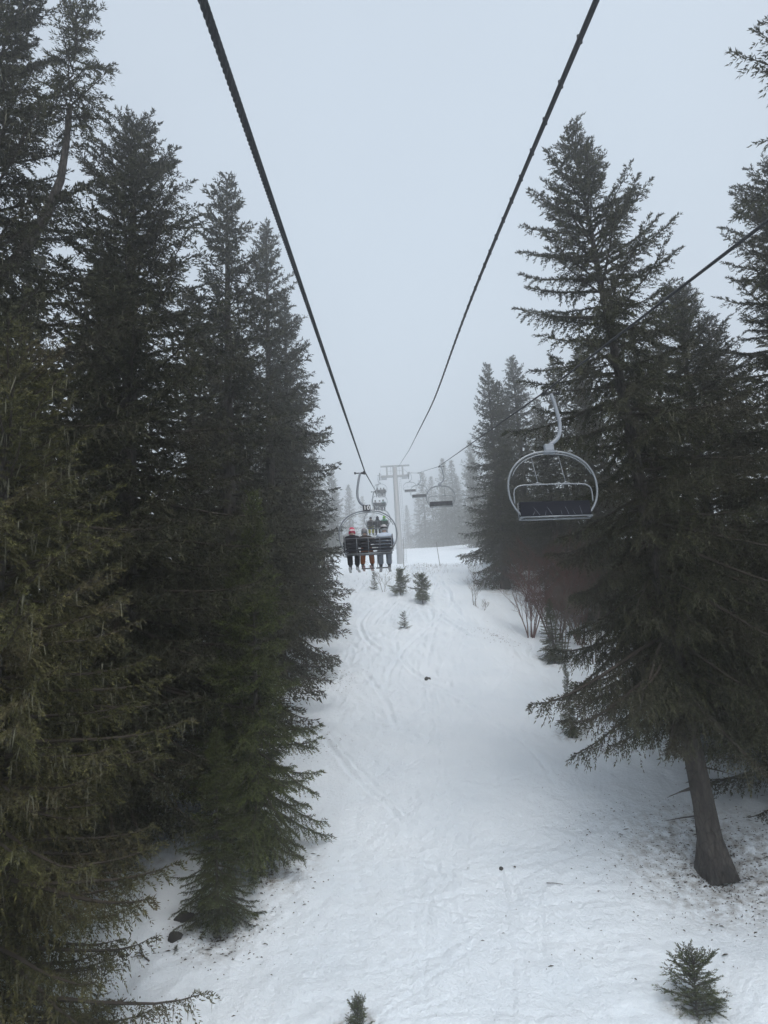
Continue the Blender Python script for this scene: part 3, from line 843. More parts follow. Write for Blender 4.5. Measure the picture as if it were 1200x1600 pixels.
def stranded(name, tab, r, label):
    ys = np.concatenate([np.arange(-6, 14, .018), np.arange(14, 40, .06), np.arange(40, 118, .5), [150]])
    P = smooth_line(tab, ys)
    _, T, N, B = frames(P)
    arc = np.concatenate([[0], np.cumsum(np.linalg.norm(np.diff(P, axis=0), axis=1))])
    S = 24
    a = np.arange(S) * 2 * PI / S
    tw = arc * 2 * PI / .30
    amp = np.where(ys < 40, 1.0, 0.0)[:, None]
    rr = r * (1 + amp * .30 * (np.abs(np.cos(3 * a[None, :])) ** .6 - .75))
    ang = a[None, :] + tw[:, None] * (ys < 40)[:, None]
    V = P[:, None, :] + (N[:, None, :] * np.cos(ang)[..., None] + B[:, None, :] * np.sin(ang)[..., None]) * rr[..., None]
    n = len(P)
    i = np.arange(n * S).reshape(n, S)
    j = np.roll(i, -1, axis=1)
    Q = np.stack([i[:-1].ravel(), j[:-1].ravel(), j[1:].ravel(), i[1:].ravel()], 1)
    o = link(name, np_mesh(name, V.reshape(-1, 3), None, ROPE, quads=Q))
    tag(o, label, 'cable')
    return o
stranded('haul_rope', UP, .021, 'stranded steel haul rope on the left carrying the occupied chairs uphill')
stranded('haul_rope', DOWN, .021, 'stranded steel haul rope on the right carrying the empty chairs')
# communication cable: messenger wire and cable lashed together
cc = empty('communication_cable', (1.68, 0, 3.55), 0, 'thick black double cable running to the top of the pylon, no chairs on it', 'cable')
ys = np.arange(-6, 115.01, .5)
Pc = smooth_line(COMM, ys)
k = np.hanning(31); k /= k.sum()
Pz = Pc.copy()
for c_ in (0, 2):
    Pz[15:-15, c_] = np.convolve(Pc[:, c_], k, 'valid')
Pc = Pz - np.array([1.68, 0, 3.55])
w_ = MB(); w_.tube(Pc, .014, 8); w_.build('messenger_wire', ROPE, cc)
w_ = MB(); w_.tube(Pc + np.array([-.012, 0, -.036]), .023, 10); w_.build('signal_cable', CABLE, cc)
clip = MB(); clip.box((0, 0, 0), (.044, .018, .078), None, .008)
clip_me = clip.mesh('clip', BLACK)
arc = np.concatenate([[0], np.cumsum(np.linalg.norm(np.diff(Pc, axis=0), axis=1))])
for s_ in np.arange(3.0, 50, .62):
    c = link('clip', clip_me, cc)
    c.location = [float(np.interp(s_, arc, Pc[:, q])) for q in range(3)]
    c.location.x -= .005; c.location.z -= .018
    c.rotation_euler = (math.atan2(.24, 1), 0, 0)

# ---- pylon
PY = 115.0
py = empty('lift_pylon', (2.15, PY, gz(2.15, PY)), 0, 'grey steel lift pylon with cross arms standing in the fog', 'pylon')
pz = gz(2.15, PY)
mb = MB(); mb.tube([(0, 0, -1), (0, 0, 0), (-.05, 0, 31.9 - pz)], [.55, .52, .36], 16); mb.build('column', TOWERPAINT, py)
mb = MB(); mb.box((0, 0, 0), (.2, .2, .05)); 
za = 30.25 - pz
def beam(name, c, s, bev=.03):
    m_ = MB(); m_.smooth = False; m_.box(c, s, None, bev); return m_.build(name, TOWERPAINT, py)
beam('crossarm', (-1.32, 0, za), (1.9, .34, .34)); beam('crossarm', (1.14, 0, za), (1.9, .34, .34))
beam('gantry_beam', (0, 0, 31.95 - pz), (4.7, .26, .24))
for sx in (-1.35, 1.2):
    beam('gantry_post', (sx, 0, (za + .17 + 31.83 - pz) / 2), (.26, .2, 31.83 - pz - za - .17))
for sx in (-.72, .66):
    m_ = MB(); m_.tube([(sx, -.1, za + .17), (sx, -.1, 31.83 - pz)], .03, 6); m_.tube([(sx - .4, -.1, za + .85), (sx + .4, -.1, za + .85)], .025, 6)
    m_.build('railing', TOWERPAINT, py)
wheel = MB(); wheel.tube([(-.05, 0, 0), (.05, 0, 0)], .2, 14); wheel_me = wheel.mesh('sheave', BLACK)
for sx, rx in ((-1, -.41), (1, 4.3)):
    x = rx - 2.15
    tr = beam('sheave_train', (x - sx * .22, 0, za - .02), (.12, 3.6, .16))
    for i in range(8):
        wv = link('sheave', wheel_me, tr); wv.location = (x, -1.6 + i * .457, za + .0)
    m_ = MB(); m_.smooth = False
    m_.box((x - sx * .75, 0, za - .32), (.8, 1.6, .06)); m_.box((x - sx * .75, .78, za + .1), (.8, .04, .04)); m_.box((x - sx * .45, .78, za - .1), (.04, .04, .42))
    m_.build('work_platform', TOWERPAINT, py)
mb = MB(); mb.tube([(.75, -.0, 0), (.52, 0, 30 - pz)], .02, 4); mb.tube([(1.05, 0, 0), (.82, 0, 30 - pz)], .02, 4)
for i in range(40):
    z_ = .4 + i * (29.6 - pz) / 40; o_ = .23 * z_ / (30 - pz)
    mb.tube([(.75 - o_, 0, z_), (1.05 - o_, 0, z_)], .014, 4)
mb.build('ladder', TOWERPAINT, py)

# ---- chairs
def ellipse_loop():
    pts = []
    for i in range(49):
        th = math.radians(-138 + 276 * i / 48)
        sx, cz = math.sin(th), math.cos(th)
        pts.append((1.08 * math.copysign(abs(sx) ** .86, sx), 0.0, -2.39 + .90 * math.copysign(abs(cz) ** .95, cz)))
    return pts
LOOP = ellipse_loop()
CH = {}
def chair_parts():
    m = MB()                                             # grip on the rope
    m.box((-.03, 0, -.01), (.09, .22, .10), None, .02); m.box((-.10, 0, -.02), (.10, .10, .07), None, .015); m.tube([(-.36, 0, -.01), (-.14, 0, -.02)], .022, 8)
    m.box((-.38, .0, -.01), (.07, .16, .06), None, .015)
    CH['grip'] = m.mesh('grip', BLACK)
    m = MB()
    ctrl = [(-.19, 0, -.03), (-.235, 0, -.18), (-.29, 0, -.45), (-.335, 0, -.75), (-.325, 0, -.98), (-.25, 0, -1.16), (-.12, 0, -1.27), (-.02, 0, -1.33)]
    c = np.array(ctrl); t = np.linspace(0, len(c) - 1, 36)
    P = np.stack([np.interp(t, np.arange(len(c)), c[:, q]) for q in range(3)], 1)
    kk = np.array([1, 2, 3, 2, 1]) / 9.0
    for q in range(3): P[2:-2, q] = np.convolve(P[:, q], kk, 'valid')
    m.tube(P, np.linspace(.042, .05, 36), 12)
    CH['hanger'] = m.mesh('hanger', GREYPAINT)
    m = MB(); m.smooth = False; m.box((0, 0, -1.40), (.24, .12, .19), None, .03); m.box((0, 0, -1.505), (.30, .16, .04), None, .01)
    CH['bracket'] = m.mesh('bracket', GREYPAINT)
    m = MB(); m.tube(LOOP, .026, 10)
    CH['hoop'] = m.mesh('hoop', GALV)
    m = MB()                                             # inner stiffening tube
    m.tube([(p[0] * .945, 0.02, -2.39 + (p[2] + 2.39) * .925) for p in LOOP[12:37]], .012, 8)
    CH['inner_hoop'] = m.mesh('inner_hoop', GALV)
    m = MB()
    for yy, zz in ((-.08, -3.0), (.42, -2.97)): m.tube([(-.86, yy, zz), (.86, yy, zz)], .025, 8)
    for sx in (-.86, -.43, 0, .43, .86): m.tube([(sx, -.08, -3.0), (sx, .42, -2.97)], .018, 6)
    for sx in (-.86, .86): m.tube([(sx * .87, 0, -2.93), (sx, -.06, -2.99)], .03, 8)
    CH['seat_frame'] = m.mesh('seat_frame', GALV)
    m = MB()
    for c0 in (-.55, -.30, .12, .38):                    # V braces under the seat
        m.tube([(c0, -.06, -2.985), (c0 + .11, .36, -2.955)], .007, 5); m.tube([(c0 + .22, -.06, -2.985), (c0 + .11, .36, -2.955)], .007, 5)
    CH['brace'] = m.mesh('brace', GALV)
    m = MB(); m.smooth = False; m.box((0, 0, 0), (1.70, .105, .035), None, .012); CH['seat_slat'] = m.mesh('seat_slat', DARKPLASTIC)
    m = MB(); m.smooth = False; m.box((0, 0, 0), (1.74, .03, .085), None, .01); CH['back_slat'] = m.mesh('back_slat', DARKPLASTIC)
    m = MB(); m.tube([(0, -.17, -2.43), (0, -.14, -2.6), (0, -.095, -2.9), (0, -.08, -3.0)], .014, 6); CH['back_post'] = m.mesh('back_post', GALV)
    m = MB(); m.tube([(-.87, -.175, -2.43), (.87, -.175, -2.43)], .015, 8); CH['back_rail'] = m.mesh('back_rail', GALV)
    m = MB(); m.tube([(0, -.1, -2.95), (0, .05, -2.66), (0, .34, -2.66), (0, .40, -2.72)], .016, 6); m.tube([(0, -.02, -2.30), (0, -.08, -2.9)], .02, 6)
    CH['armrest'] = m.mesh('armrest', BLACK)
    # restraint bar lowered
    m = MB()
    def arch(pts, r):
        c = np.array(pts, float); t = np.linspace(0, len(c) - 1, len(c) * 6)
        P = np.stack([np.interp(t, np.arange(len(c)), c[:, q]) for q in range(3)], 1)
        for _ in range(2):
            for q in range(3): P[2:-2, q] = np.convolve(P[:, q], kk, 'valid')
        m.tube(P, r, 8)
    arch([(-.95, -.02, -2.62), (-.94, .20, -2.60), (-.92, .45, -2.60), (-.70, .56, -2.60), (-.3, .57, -2.60), (.3, .57, -2.60), (.70, .56, -2.60), (.92, .45, -2.60), (.94, .20, -2.60), (.95, -.02, -2.62)], .017)
    for sx in (-.25, .30): m.tube([(sx, .57, -2.60), (sx, .60, -3.0), (sx, .62, -3.45)], .015, 6)
    CH['bar_down'] = m.mesh('restraint_bar', GALV)
    m = MB()
    arch([(-.95, -.02, -2.62), (-.955, -.02, -2.40), (-.93, -.02, -2.27), (-.84, -.02, -2.20), (-.70, -.02, -2.175), (-.3, -.02, -2.17), (.3, -.02, -2.17), (.70, -.02, -2.175), (.84, -.02, -2.20), (.93, -.02, -2.27), (.955, -.02, -2.40), (.95, -.02, -2.62)], .017)
    for sx in (-.34, .34):
        m.tube([(sx, -.02, -2.17), (sx + .02, -.14, -1.8), (sx + .03, -.28, -1.40)], .011, 6)
        m.tube([(sx - .10, -.02, -2.165), (sx, -.03, -2.12), (sx + .10, -.02, -2.165)], .016, 5)
    CH['bar_up'] = m.mesh('restraint_bar', GALV)
    m = MB(); m.smooth = False; m.box((0, 0, 0), (.50, .05, .04), None, .01); CH['foot_rest'] = m.mesh('foot_rest', BLACK)
    m = MB(); m.smooth = False; m.box((0, -.075, -1.395), (.29, .02, .235), None, .009); CH['number_plate'] = m.mesh('number_plate', BLACK)
chair_parts()

def folded_parts():
    m = MB(); m.tube([(-.87, -.10, -2.60), (.87, -.10, -2.60)], .014, 8); CH['back_rail_low'] = m.mesh('back_rail', GALV)
    m = MB(); m.tube([(0, -.10, -2.60), (0, -.08, -3.0)], .014, 6); CH['back_post_low'] = m.mesh('back_post', GALV)
    m = MB()
    for c0 in (-.62, -.30, .10, .40):
        m.tube([(c0, .075, -2.93), (c0 + .10 + .1 * c0, .045, -2.72)], .005, 5); m.tube([(c0 + .17, .075, -2.93), (c0 + .13 - .2 * c0, .045, -2.74)], .005, 5)
    CH['brace_folded'] = m.mesh('brace', GREYPAINT)
    m = MB()
    m.tube([(-.86, -.08, -3.0), (.86, -.08, -3.0)], .025, 8); m.tube([(-.86, .09, -2.97), (.86, .09, -2.97)], .016, 8)
    for sx in (-.86, 0, .86): m.tube([(sx, -.08, -3.0), (sx, .09, -2.97)], .02, 6)
    for sx in (-.86, .86): m.tube([(sx * .87, 0, -2.93), (sx, -.06, -2.99)], .03, 8)
    CH['seat_frame_folded'] = m.mesh('seat_frame', GALV)
folded_parts()
def make_chair(down, label, group, loc, rz, seat_plate=None):
    root = empty('lift_chair', loc, rz, label, 'chairlift chair', group)
    for nm in ('grip', 'hanger', 'bracket', 'hoop', 'inner_hoop'):
        link(nm, CH[nm], root)
    link('seat_frame', CH['seat_frame' if down else 'seat_frame_folded'], root)
    link('back_rail', CH['back_rail' if down else 'back_rail_low'], root)
    b = link('brace', CH['brace' if down else 'brace_folded'], root)
    for i in range(4):
        s_ = link('seat_slat', CH['seat_slat'], root)
        if down: s_.location = (0, -.01 + .125 * i, -2.955 + .008 * i)
        else: s_.location = (0, .055 - .011 * i, -2.90 + .085 * i); s_.rotation_euler = (math.radians(97), 0, 0)
    for i in range(4 if down else 3):
        s_ = link('back_slat', CH['back_slat'], root)
        z_ = (-2.50 if down else -2.66) - .118 * i
        s_.location = (0, -.125 + .15 * ((-2.50 if down else -2.80) - z_) * .5, z_); s_.rotation_euler = (math.radians(-9 if down else -3), 0, 0)
    for sx in (-.86, -.43, 0, .43, .86):
        p = link('back_post', CH['back_post' if down else 'back_post_low'], root); p.location = (sx, 0, 0)
    for sx in ((-.90, .90) if down else ()):
        p = link('armrest', CH['armrest'], root); p.location = (sx, 0, 0)
    if down:
        bar = link('restraint_bar', CH['bar_down'], root)
        for sx in (-.25, .30):
            f_ = link('foot_rest', CH['foot_rest'], bar); f_.location = (sx + .18, .62, -3.465)
    else:
        bar = link('restraint_bar', CH['bar_up'], root)
        for sx in (-.36, .36):
            f_ = link('foot_rest', CH['foot_rest'], bar); f_.location = (sx, -.28, -1.39)
    for ch_ in root.children:
        if ch_.name.split('.')[0] in ('seat_frame', 'back_rail', 'brace', 'seat_slat', 'back_slat', 'back_post', 'armrest', 'restraint_bar'):
            ch_.location.z -= .12
    return root

GU, GD = 'occupied chairs going uphill', 'empty chairs coming downhill'
chairs = []
for (y, lb_) in ((27, 'occupied chair with black plate reading 10, nearest on the left rope'),
                 (60, 'second occupied chair uphill, seen through the hoop of the chair numbered 10'),
                 (98, 'third occupied chair, paling in fog above the second one'),
                 (117, 'farthest occupied chair, a faint ghost passing the pylon')):
    chairs.append(make_chair(True, lb_, GU, line_pt(UP, y), 0))
for (y, lb_) in ((17, 'big empty chair hanging nearest, in front of the leaning spruce'),
                 (54, 'second empty chair, fog grey, nearest of the small ones right of the pylon'),
                 (88, 'third empty chair, smaller and paler, left of the second'),
                 (113, 'faintest empty chair right beside the pylon')):
    make_chair(False, lb_, GD, line_pt(DOWN, y), PI + (.10 if y == 17 else 0))
pl = link('number_plate', CH['number_plate'], chairs[0])
tc = bpy.data.curves.new('digits', 'FONT')
tc.body = '10'; tc.size = .225; tc.align_x = 'CENTER'; tc.align_y = 'CENTER'; tc.extrude = .003; tc.offset = .004; tc.space_character = 1.15
to = bpy.data.objects.new('digits_curve', tc); COL.objects.link(to)
bpy.context.view_layer.update()
dme = bpy.data.meshes.new_from_object(to.evaluated_get(bpy.context.evaluated_depsgraph_get()))
bpy.data.objects.remove(to)
dme.materials.clear(); dme.materials.append(WHITE)
dg = link('digits', dme, pl)
dg.location = (0, -.089, -1.397); dg.rotation_euler = (PI / 2, 0, 0)

# ------------------------------------------------------------------ people
def skin_mesh(name, verts, edges, radii, mat, sub=1):
    me = bpy.data.meshes.new(name + '_cage')
    me.from_pydata(verts, edges, [])
    o = bpy.data.objects.new(name + '_cage', me); COL.objects.link(o)
    sk = o.modifiers.new('skin', 'SKIN'); sk.use_smooth_shade = True
    ss = o.modifiers.new('sub', 'SUBSURF'); ss.levels = sub; ss.render_levels = sub
    if not me.skin_vertices: me.skin_vertices.new()
    for i, r in enumerate(radii):
        sv = me.skin_vertices[0].data[i]
        sv.radius = r if isinstance(r, tuple) else (r, r)
        sv.use_root = (i == 0)
    bpy.context.view_layer.update()
    out = bpy.data.meshes.new_from_object(o.evaluated_get(bpy.context.evaluated_depsgraph_get()))
    bpy.data.objects.remove(o)
    out.name = name
    out.materials.clear(); out.materials.append(mat)
    out.polygons.foreach_set('use_smooth', [True] * len(out.polygons))
    return out

SKINM = simple('skin', (.45, .30, .23), .6, var=.05)
def cloth(name, c): return simple(name, c, .85, var=.18, scale=14, bump=.35)
# glove: palm, four fingers of different lengths and a thumb, curled round the bar
def glove_verts(s):
    v = [(0, 0, 0), (0, .05, .0), (0, .09, -.002)]; e = [(0, 1), (1, 2)]; r = [.030, .036, .036]
    for k, (x, L) in enumerate(((-.033, .055), (-.011, .066), (.011, .062), (.033, .048))):
        b = len(v)
        v += [(x, .10, 0), (x * 1.08, .10 + L * .6, -.014), (x * 1.08, .10 + L * .75, -.05)]
        e += [(2, b), (b, b + 1), (b + 1, b + 2)]; r += [.0125, .012, .010]
    b = len(v)
    v += [(s * .035, .035, -.008), (s * .058, .065, -.022), (s * .05, .095, -.04)]
    e += [(1, b), (b, b + 1), (b + 1, b + 2)]; r += [.014, .013, .011]
    return v, e, r
GLOVES = {}
def glove_mesh(s, mat):
    key = (s, mat.name)
    if key not in GLOVES:
        v, e, r = glove_verts(s)
        GLOVES[key] = skin_mesh('glove', v, e, r, mat, 1)
    return GLOVES[key]

BODY = {}
def make_person(parent_loc, x, label, jacket, trousers, boots, glove, head, lean=0.0, scale=1.0, turn=0.0, hat='helmet',
                band=None, arms=(0, 0), splay=0.0):
    """seated figure; local origin on the seat, facing +Y"""
    root = empty('person', Vector(parent_loc) + Vector((x, .08, -3.05)), 0, label, 'person', 'skiers riding the chairs uphill')
    root.scale = (scale,) * 3
    L = lean
    spine = [(0, 0, .10), (L * .2, -.02, .26), (L * .5, -.01, .42), (L * .8, .02, .53), (L, .05, .61), (L * 1.05, .075, .70), (L * 1.1, .085, .80), (L * 1.1, .085, .875)]
    def arm(s, reach):
        sh = (s * .17 + L * .8, .02, .52)
        el = (s * .27 + L * .6 + s * reach * .3, .14, .30 + reach * .14)
        wr = (s * .24 + L * .4 + s * reach * .45, .40, .36 + reach * .12)
        return sh, el, wr
    def leg(s):
        k_ = splay * s
        return [(s * .10, .05, .09), (s * .14 + k_ * .3, .43, .085), (s * .145 + k_ * .4, .50, -.02), (s * .145 + k_, .50, -.27), (s * .145 + k_, .50, -.40), (s * .155 + k_, .62, -.43)]
    def build(part, off):
        v, e, r = [], [], []
        if part in ('body', 'jacket'):
            lim = 8 if part == 'body' else 5
            rs = [.13, .135, .145, .11, .05, .075, .09, .05]
            v += spine[:lim]; r += [(q * 1.25 + off, q * .85 + off) for q in rs[:lim]] if lim == 5 else [(q * (1.2 if i < 4 else 1) , q * .85) for i, q in enumerate(rs)]
            if part == 'jacket': r[4] = (.075, .075); r[0] = (.20, .14)
            e += [(i, i + 1) for i in range(lim - 1)]
            for si, s in enumerate((-1, 1)):
                sh, el, wr = arm(s, arms[si])
                b = len(v); v += [sh, el, wr]; r += [.068 + off * 1.4, .056 + off * 1.3, .042 + off]; e += [(3, b), (b, b + 1), (b + 1, b + 2)]
        if part in ('body', 'trousers'):
            if part == 'trousers':
                v.append((0, 0, .10)); r.append((.17, .12))
            for s in (-1, 1):
                pts = leg(s)[:6 if part == 'body' else 5]
                b = len(v); v += pts
                r += [.085 + off, .074 + off * 1.2, .070 + off * 1.3, .056 + off * 1.6, .052 + off * 1.6, .035][:len(pts)]
                e += [(0, b)] + [(b + i, b + i + 1) for i in range(len(pts) - 1)]
        return v, e, r
    v, e, r = build('body', 0.0)
    body = link('body', skin_mesh('body', v, e, r, SKINM, 1), root)
    v, e, r = build('jacket', .036)
    link('jacket', skin_mesh('jacket', v, e, r, jacket, 2), root)
    v, e, r = build('trousers', .032)
    link('trousers', skin_mesh('trousers', v, e, r, trousers, 2), root)
    for s in (-1, 1):
        m = MB(); bx = s * (.145 + splay)
        m.tube([(bx, .50, -.20), (bx, .50, -.32), (bx, .505, -.42)], [.075, .07, .062], 10)
        m.box((bx, .565, -.455), (.11, .30, .085), None, .03); m.box((bx, .565, -.507), (.10, .31, .02), None, .005)
        m.box((bx, .44, -.30), (.08, .02, .03)); 
        m.build('boot', boots, root)
    for si, s in enumerate((-1, 1)):
        sh, el, wr = arm(s, arms[si])
        g = link('glove', glove_mesh(-s, glove), root); g.location = (wr[0], wr[1] - .01, wr[2]); g.rotation_euler = (-.25, 0, -s * .1)
    hc = (L * 1.1, .085, .80)
    hm = []
    m = MB()
    if hat == 'helmet':
        m.ellipsoid((hc[0], hc[1] - .005, hc[2] + .015), (.118, .142, .135), 18, 12, -.38, 1)
        for sx in (-1, 1): m.ellipsoid((hc[0] + sx * .095, hc[1] - .01, hc[2] - .06), (.028, .06, .065), 8, 6)
        if band is not None:
            m.cur = 1
            m.ellipsoid((hc[0], hc[1] - .005, hc[2] + .012), (.1215, .1455, .137), 18, 3, -.12, .16)
            m.cur = 0
        mats = [head, band or BLACK]
    elif hat == 'beanie':
        m.ellipsoid((hc[0], hc[1] - .01, hc[2] + .03), (.108, .125, .125), 14, 9, -.3, 1)
        m.tube([(hc[0] + .11 * math.cos(a), hc[1] - .01 + .127 * math.sin(a), hc[2] + .005) for a in np.linspace(0, 2 * PI, 15)], .018, 6, False)
        mats = [head]
    else:                                                 # hood drawn up to a peak
        m.ellipsoid((hc[0], hc[1] - .03, hc[2] + .01), (.135, .145, .15), 14, 10)
        m.ellipsoid((hc[0], hc[1] - .07, hc[2] + .10), (.07, .08, .09), 10, 8)
        m.ellipsoid((hc[0], hc[1] - .05, hc[2] - .13), (.15, .12, .10), 12, 8)
        mats = [head]
    m.build({'helmet': 'helmet', 'beanie': 'woolly_hat'}.get(hat, 'hood'), mats, root)
    if hat != 'hood':
        m = MB(); m.tube([(hc[0], hc[1] - .01, hc[2] - .13), (hc[0], hc[1] + .0, hc[2] - .175)], [.10, .115], 12); m.build('neck_warmer', jacket, root)
    # face: goggles, nose, mouth
    m = MB(); m.box((hc[0], hc[1] + .10, hc[2] + .01), (.16, .05, .075), None, .02); m.build('goggles', BLACK, root)
    m = MB(); m.ellipsoid((hc[0], hc[1] + .098, hc[2] - .04), (.014, .02, .022), 8, 6); m.box((hc[0], hc[1] + .078, hc[2] - .075), (.05, .012, .01), None, .003)
    m.build('nose', SKINM, root)
    return root

ski_m = MB(); ski_m.smooth = False
pts = [(0, -.62, .02), (0, -.55, 0), (0, .75, 0), (0, .95, .04), (0, 1.05, .11)]
V, Fs = [], []
for (x_, y_, z_), w_ in zip(pts, (.04, .05, .045, .05, .02)):
    V += [(-w_, y_, z_), (w_, y_, z_), (w_, y_, z_ + .014), (-w_, y_, z_ + .014)]
for i in range(len(pts) - 1):
    for q in range(4):
        a_, b_ = i * 4 + q, i * 4 + (q + 1) % 4
        Fs.append((a_, b_, b_ + 4, a_ + 4))
Fs += [(3, 2, 1, 0), tuple(len(V) - 4 + q for q in range(4))]
ski_m.add(V, Fs)
def make_skis(person, colour, cname, whose):
    me = ski_m.mesh('ski', colour)
    bd = MB(); bd.smooth = False; bd.box((0, -.17, .033), (.07, .09, .04), None, .01); bd.box((0, .17, .033), (.07, .07, .04), None, .01)
    bme = bd.mesh('binding', BLACK)
    for s, w in ((-1, 'left'), (1, 'right')):
        o = link('ski', me)
        o.location = Vector(person.location) + Vector((s * .145, .56, -.540)) * person.scale[0]
        o.rotation_euler = (0, 0, s * -.03)
        tag(o, '%s ski on the %s foot of the %s' % (cname, w, whose), 'ski', 'skis worn on the chairlift')
        link('binding', bme, o)

c_black = cloth('black_cloth', (.012, .011, .018)); c_brown = cloth('brown_cloth', (.040, .030, .028)); c_pale = cloth('pale_blue_cloth', (.50, .56, .66))
c_orange = cloth('rust_cloth', (.30, .085, .018)); c_grey = cloth('grey_cloth', (.24, .26, .30)); c_navy = cloth('navy_cloth', (.014, .018, .026))
c_green = cloth('green_cloth', (.015, .17, .085)); c_greybrown = cloth('grey_brown_cloth', (.075, .065, .058)); c_yellow = cloth('yellow_cloth', (.62, .55, .03))
c_teal = cloth('teal_cloth', (.08, .20, .20)); c_white = cloth('white_cloth', (.6, .62, .64))
h_pink = simple('pink_shell', (.55, .03, .09), .35, var=.05); h_grey = simple('grey_shell', (.18, .18, .19), .4, var=.05); h_lime = simple('lime_shell', (.22, .58, .03), .4, var=.05)
h_black = simple('black_shell', (.02, .02, .022), .35, var=.05); h_pale = simple('pale_shell', (.45, .45, .46), .4, var=.05)
w_band = simple('pale_band', (.75, .66, .66), .5, var=.05)

L1, L2, L3, L4 = (c.location for c in chairs)
p = make_person(L1, -.60, 'skier all in black with pink and white helmet, left seat of the chair numbered 10', c_black, c_black, h_black, c_black, h_pink, band=w_band, scale=1.05, splay=-.02)
make_skis(p, h_pale, 'pale', 'skier in the pink and white helmet')
p = make_person(L1, -.08, 'skier in dark brown jacket and rust orange trousers, middle seat of the chair numbered 10', c_brown, c_orange, h_black, c_black, h_grey, lean=-.05, scale=.99, arms=(0, .55), splay=.035)
make_skis(p, simple('red_brown_ski', (.22, .07, .05), .4), 'reddish', 'skier in rust orange trousers')
p = make_person(L1, .58, 'skier in pale blue grey jacket with striped helmet, right seat of the chair numbered 10', c_pale, c_grey, h_black, c_black, h_pale, scale=1.10, lean=.02, band=h_black)
make_skis(p, h_black, 'black', 'skier in the pale blue grey jacket')
make_person(L2, -.56, 'rider in grey brown jacket and yellow trousers, left seat of the second chair', c_greybrown, c_yellow, h_black, c_black, h_black, hat='beanie')
make_person(L2, .0, 'rider in navy with pointed hood up, middle seat of the second chair', c_navy, c_navy, h_black, c_black, c_navy, hat='hood')
make_person(L2, .56, 'rider in green jacket with lime helmet, right seat of the second chair', c_green, c_navy, h_black, c_black, h_lime, scale=1.04)
make_person(L3, -.56, 'grey figure in dark helmet, left seat of the third chair', c_grey, c_navy, h_black, c_black, h_black)
make_person(L3, .04, 'grey figure in pale jacket and helmet, middle seat of the third chair', c_white, c_navy, h_black, c_black, h_grey)
make_person(L3, .52, 'figure in teal jacket, right seat of the third chair', c_teal, c_navy, h_black, c_black, h_black, scale=1.05)
for x_, lb_ in ((-.5, 'fog grey figure, left seat of the farthest chair'), (.05, 'fog grey figure, middle seat of the farthest chair'), (.55, 'fog grey figure, right seat of the farthest chair')):
    make_person(L4, x_, lb_, c_greybrown, c_navy, h_black, c_black, h_black)

# ------------------------------------------------------------------ small things on the snow
def pole(x, y, h, tilt, label):
    m = MB(); m.tube([(0, 0, -.4), (0, 0, h * .5), (0, 0, h)], [.028, .026, .022], 8)
    o = empty('marker_pole', (x, y, surf(x, y)), 0, label, 'marker pole', 'thin piste marker poles')
    o.rotation_euler = (0, tilt, 0)
    m.build('shaft', simple('pole_wood', (.16, .13, .11), .8), o)
    m = MB(); m.ellipsoid((0, 0, h), (.03, .03, .03), 8, 6); m.build('cap', BLACK, o)
pole(1.62, 70.2, 2.9, .03, 'upright marker pole in the snow beside the chair numbered 10')
pole(5.05, 69.6, 2.3, -.09, 'tilted marker pole right of the pylon on the crest')

def lump(x, y, s, label, mat, seed, nm='stone', cat='stone'):
    rng = np.random.RandomState(seed)
    m = MB(); m.ellipsoid((0, 0, 0), s, 12, 8)
    V = m.v[0]
    m.v[0] = V * (1 + .8 * np.stack([vnoise(V[:, 0] * 9 + q, V[:, 1] * 9 + V[:, 2] * 7, seed + q) for q in range(3)], 1))
    o = m.build(nm, mat); o.location = (x, y, surf(x, y) + s[2] * .05)
    tag(o, label, cat)
    return o
lump(1.75, 38.2, (.17, .13, .10), 'dark brown clod alone in the middle of the piste', DARK_LUMP, 3)
lump(2.78, 22.5, (.06, .06, .055), 'small dark stone on the foreground snow', DARK_LUMP, 4)
lump(-5.75, 21.0, (.30, .17, .17), 'black half buried lump under the low bright green spruce, upper one', DARK_LUMP, 5)  # two flattened black lumps, standing for dark round marks at the spruce's foot
lump(-5.85, 20.35, (.20, .13, .12), 'black half buried lump under the low bright green spruce, lower one', DARK_LUMP, 6)

def stick(x, y, rz, pieces, label, nm='dead_branch'):
    m = MB()
    for (P, r) in pieces:
        m.tube([Vector(q) for q in P], [r * (1 - .5 * i / (len(P) - 1)) for i in range(len(P))], 5)
    o = m.build(nm, TWIG); o.location = (x, y, surf(x, y) + .015); o.rotation_euler = (.3, 0, rz)
    tag(o, label, 'branch')
    return o
stick(-6.42, 19.6, .0, [([(.22, -.12, .01), (.05, .0, .05), (-.08, .12, .07), (-.10, .32, .10)], .022), ([(.02, .02, .05), (-.12, .02, .05), (-.25, .0, .03)], .015), ([(-.02, .06, .06), (-.14, .12, .09)], .012)], 'forked black dead twig lying on the snow at lower left')
stick(4.11, 21.7, 0, [([(-.22, .06, .0), (.0, .0, .02), (.20, -.06, .01)], .014)], 'thin dead stick lying on the open foreground snow')

# spruce boughs reaching in at the lower left
bough = spruce_meshes('bough', NEEDLE_YOUNG, .03, H=1.9, seed=97, R=.75, base=.25, n_limb=16, b_step=.11, t_step=.03, t_len=.055, t_w=.018, hang=.0, droop=.1, rough=.3, shape=.5, e_low=25, e_top=60)
place_tree('spruce_sapling', bough, -7.0, 17.6, 1.35, 'sparse dark spruce sapling spreading bare twigs at the lower left edge', 'sapling', rz=1.0, lean=(.45, 0), wide=1.2)

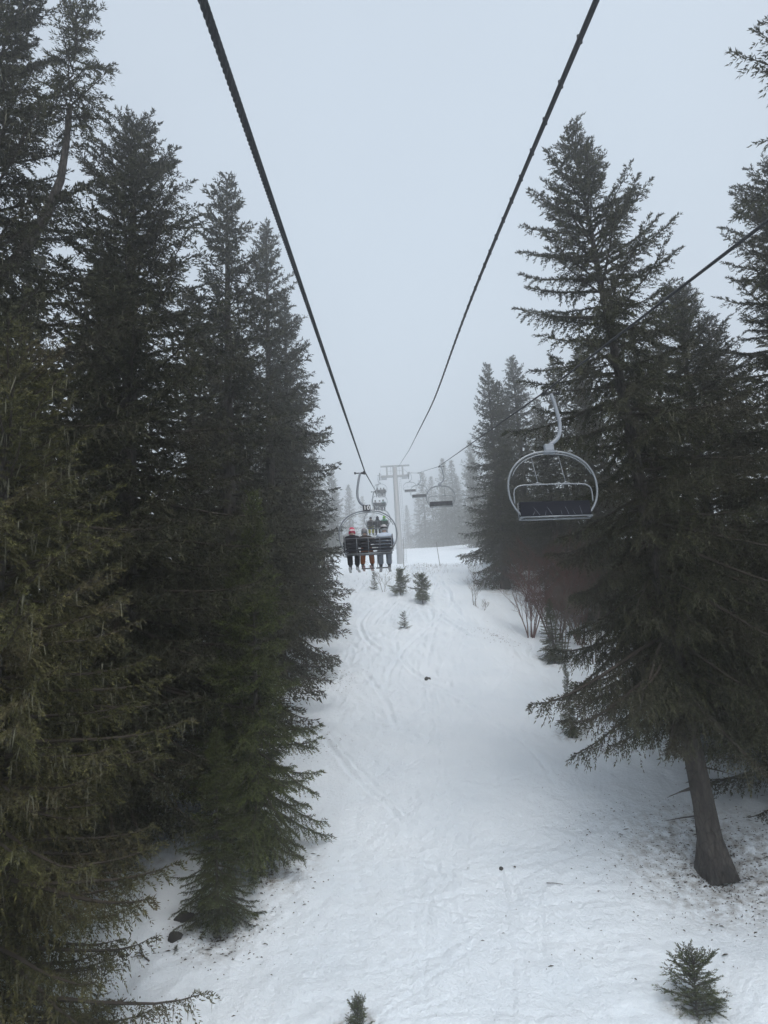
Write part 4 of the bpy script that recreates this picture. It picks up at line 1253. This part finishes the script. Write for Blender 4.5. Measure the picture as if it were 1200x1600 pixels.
# needle and twig litter under the trees
def litter():
    rng = np.random.RandomState(12)
    spots = [(8.86, 22.6, 4.0, 1500), (11.5, 21.5, 3.0, 700), (-4.75, 20.7, 2.2, 420), (-4.1, 23.3, 2.6, 350), (-7.5, 17.5, 2.6, 520), (-3.6, 38.5, 2.2, 380), (-3.6, 31, 1.8, 220), (1.5, 20, 5.0, 14), (4, 19, 3, 20), (6.5, 46, 2.5, 160)]
    V, F_ = [], []
    n = 0
    for (cx, cy, r, k_) in spots:
        for _ in range(k_):
            a = rng.rand() * 6.28; q = r * abs(rng.normal(0, .5))
            x, y = cx + q * math.cos(a), cy + q * math.sin(a)
            s_ = rng.uniform(.006, .02) if rng.rand() < .88 else rng.uniform(.02, .05)
            l_ = s_ * rng.uniform(1, 3.2); b = rng.rand() * 6.28
            z = surf(x, y) + .006
            c, d = math.cos(b), math.sin(b)
            pz_ = rng.uniform(.004, .02)
            V += [(x - c * l_, y - d * l_, z), (x - d * s_, y + c * s_, z + .3 * s_), (x + c * l_, y + d * l_, z), (x + d * s_, y - c * s_, z + .3 * s_), (x, y, z + pz_ + .012)]
            F_ += [(n, n + 3, n + 4), (n + 3, n + 2, n + 4), (n + 2, n + 1, n + 4), (n + 1, n, n + 4)]
            n += 5
    o = link('needle_litter', np_mesh('needle_litter', np.array(V), np.array(F_), DIRT, smooth=False))
    tag(o, 'dark scattered needles and twigs on the snow under the spruces', 'litter', kind='stuff')
litter()

# grass stubble on the crest
def stubble():
    rng = np.random.RandomState(14)
    V, F_ = [], []; n = 0
    for i in range(900):
        if i < 620: x, y = 3.9 + rng.normal(0, 1.5), 68.5 + rng.normal(0, 3.2)
        else: x, y = 0.4 + rng.normal(0, 1.6), 63 + rng.normal(0, 3)
        h = rng.uniform(.05, .28); a = rng.rand() * 6.28; w = .012
        z = surf(x, y) - .02; dx, dy = rng.normal(0, .08, 2)
        V += [(x - w * math.cos(a), y - w * math.sin(a), z), (x + w * math.cos(a), y + w * math.sin(a), z), (x + dx, y + dy, z + h)]
        F_.append((n, n + 1, n + 2)); n += 3
    o = link('grass_stubble', np_mesh('grass_stubble', np.array(V), np.array(F_), GREY_TWIG, smooth=False))
    tag(o, 'dry stubble poking through thin snow on the crest', 'grass', kind='stuff')
stubble()
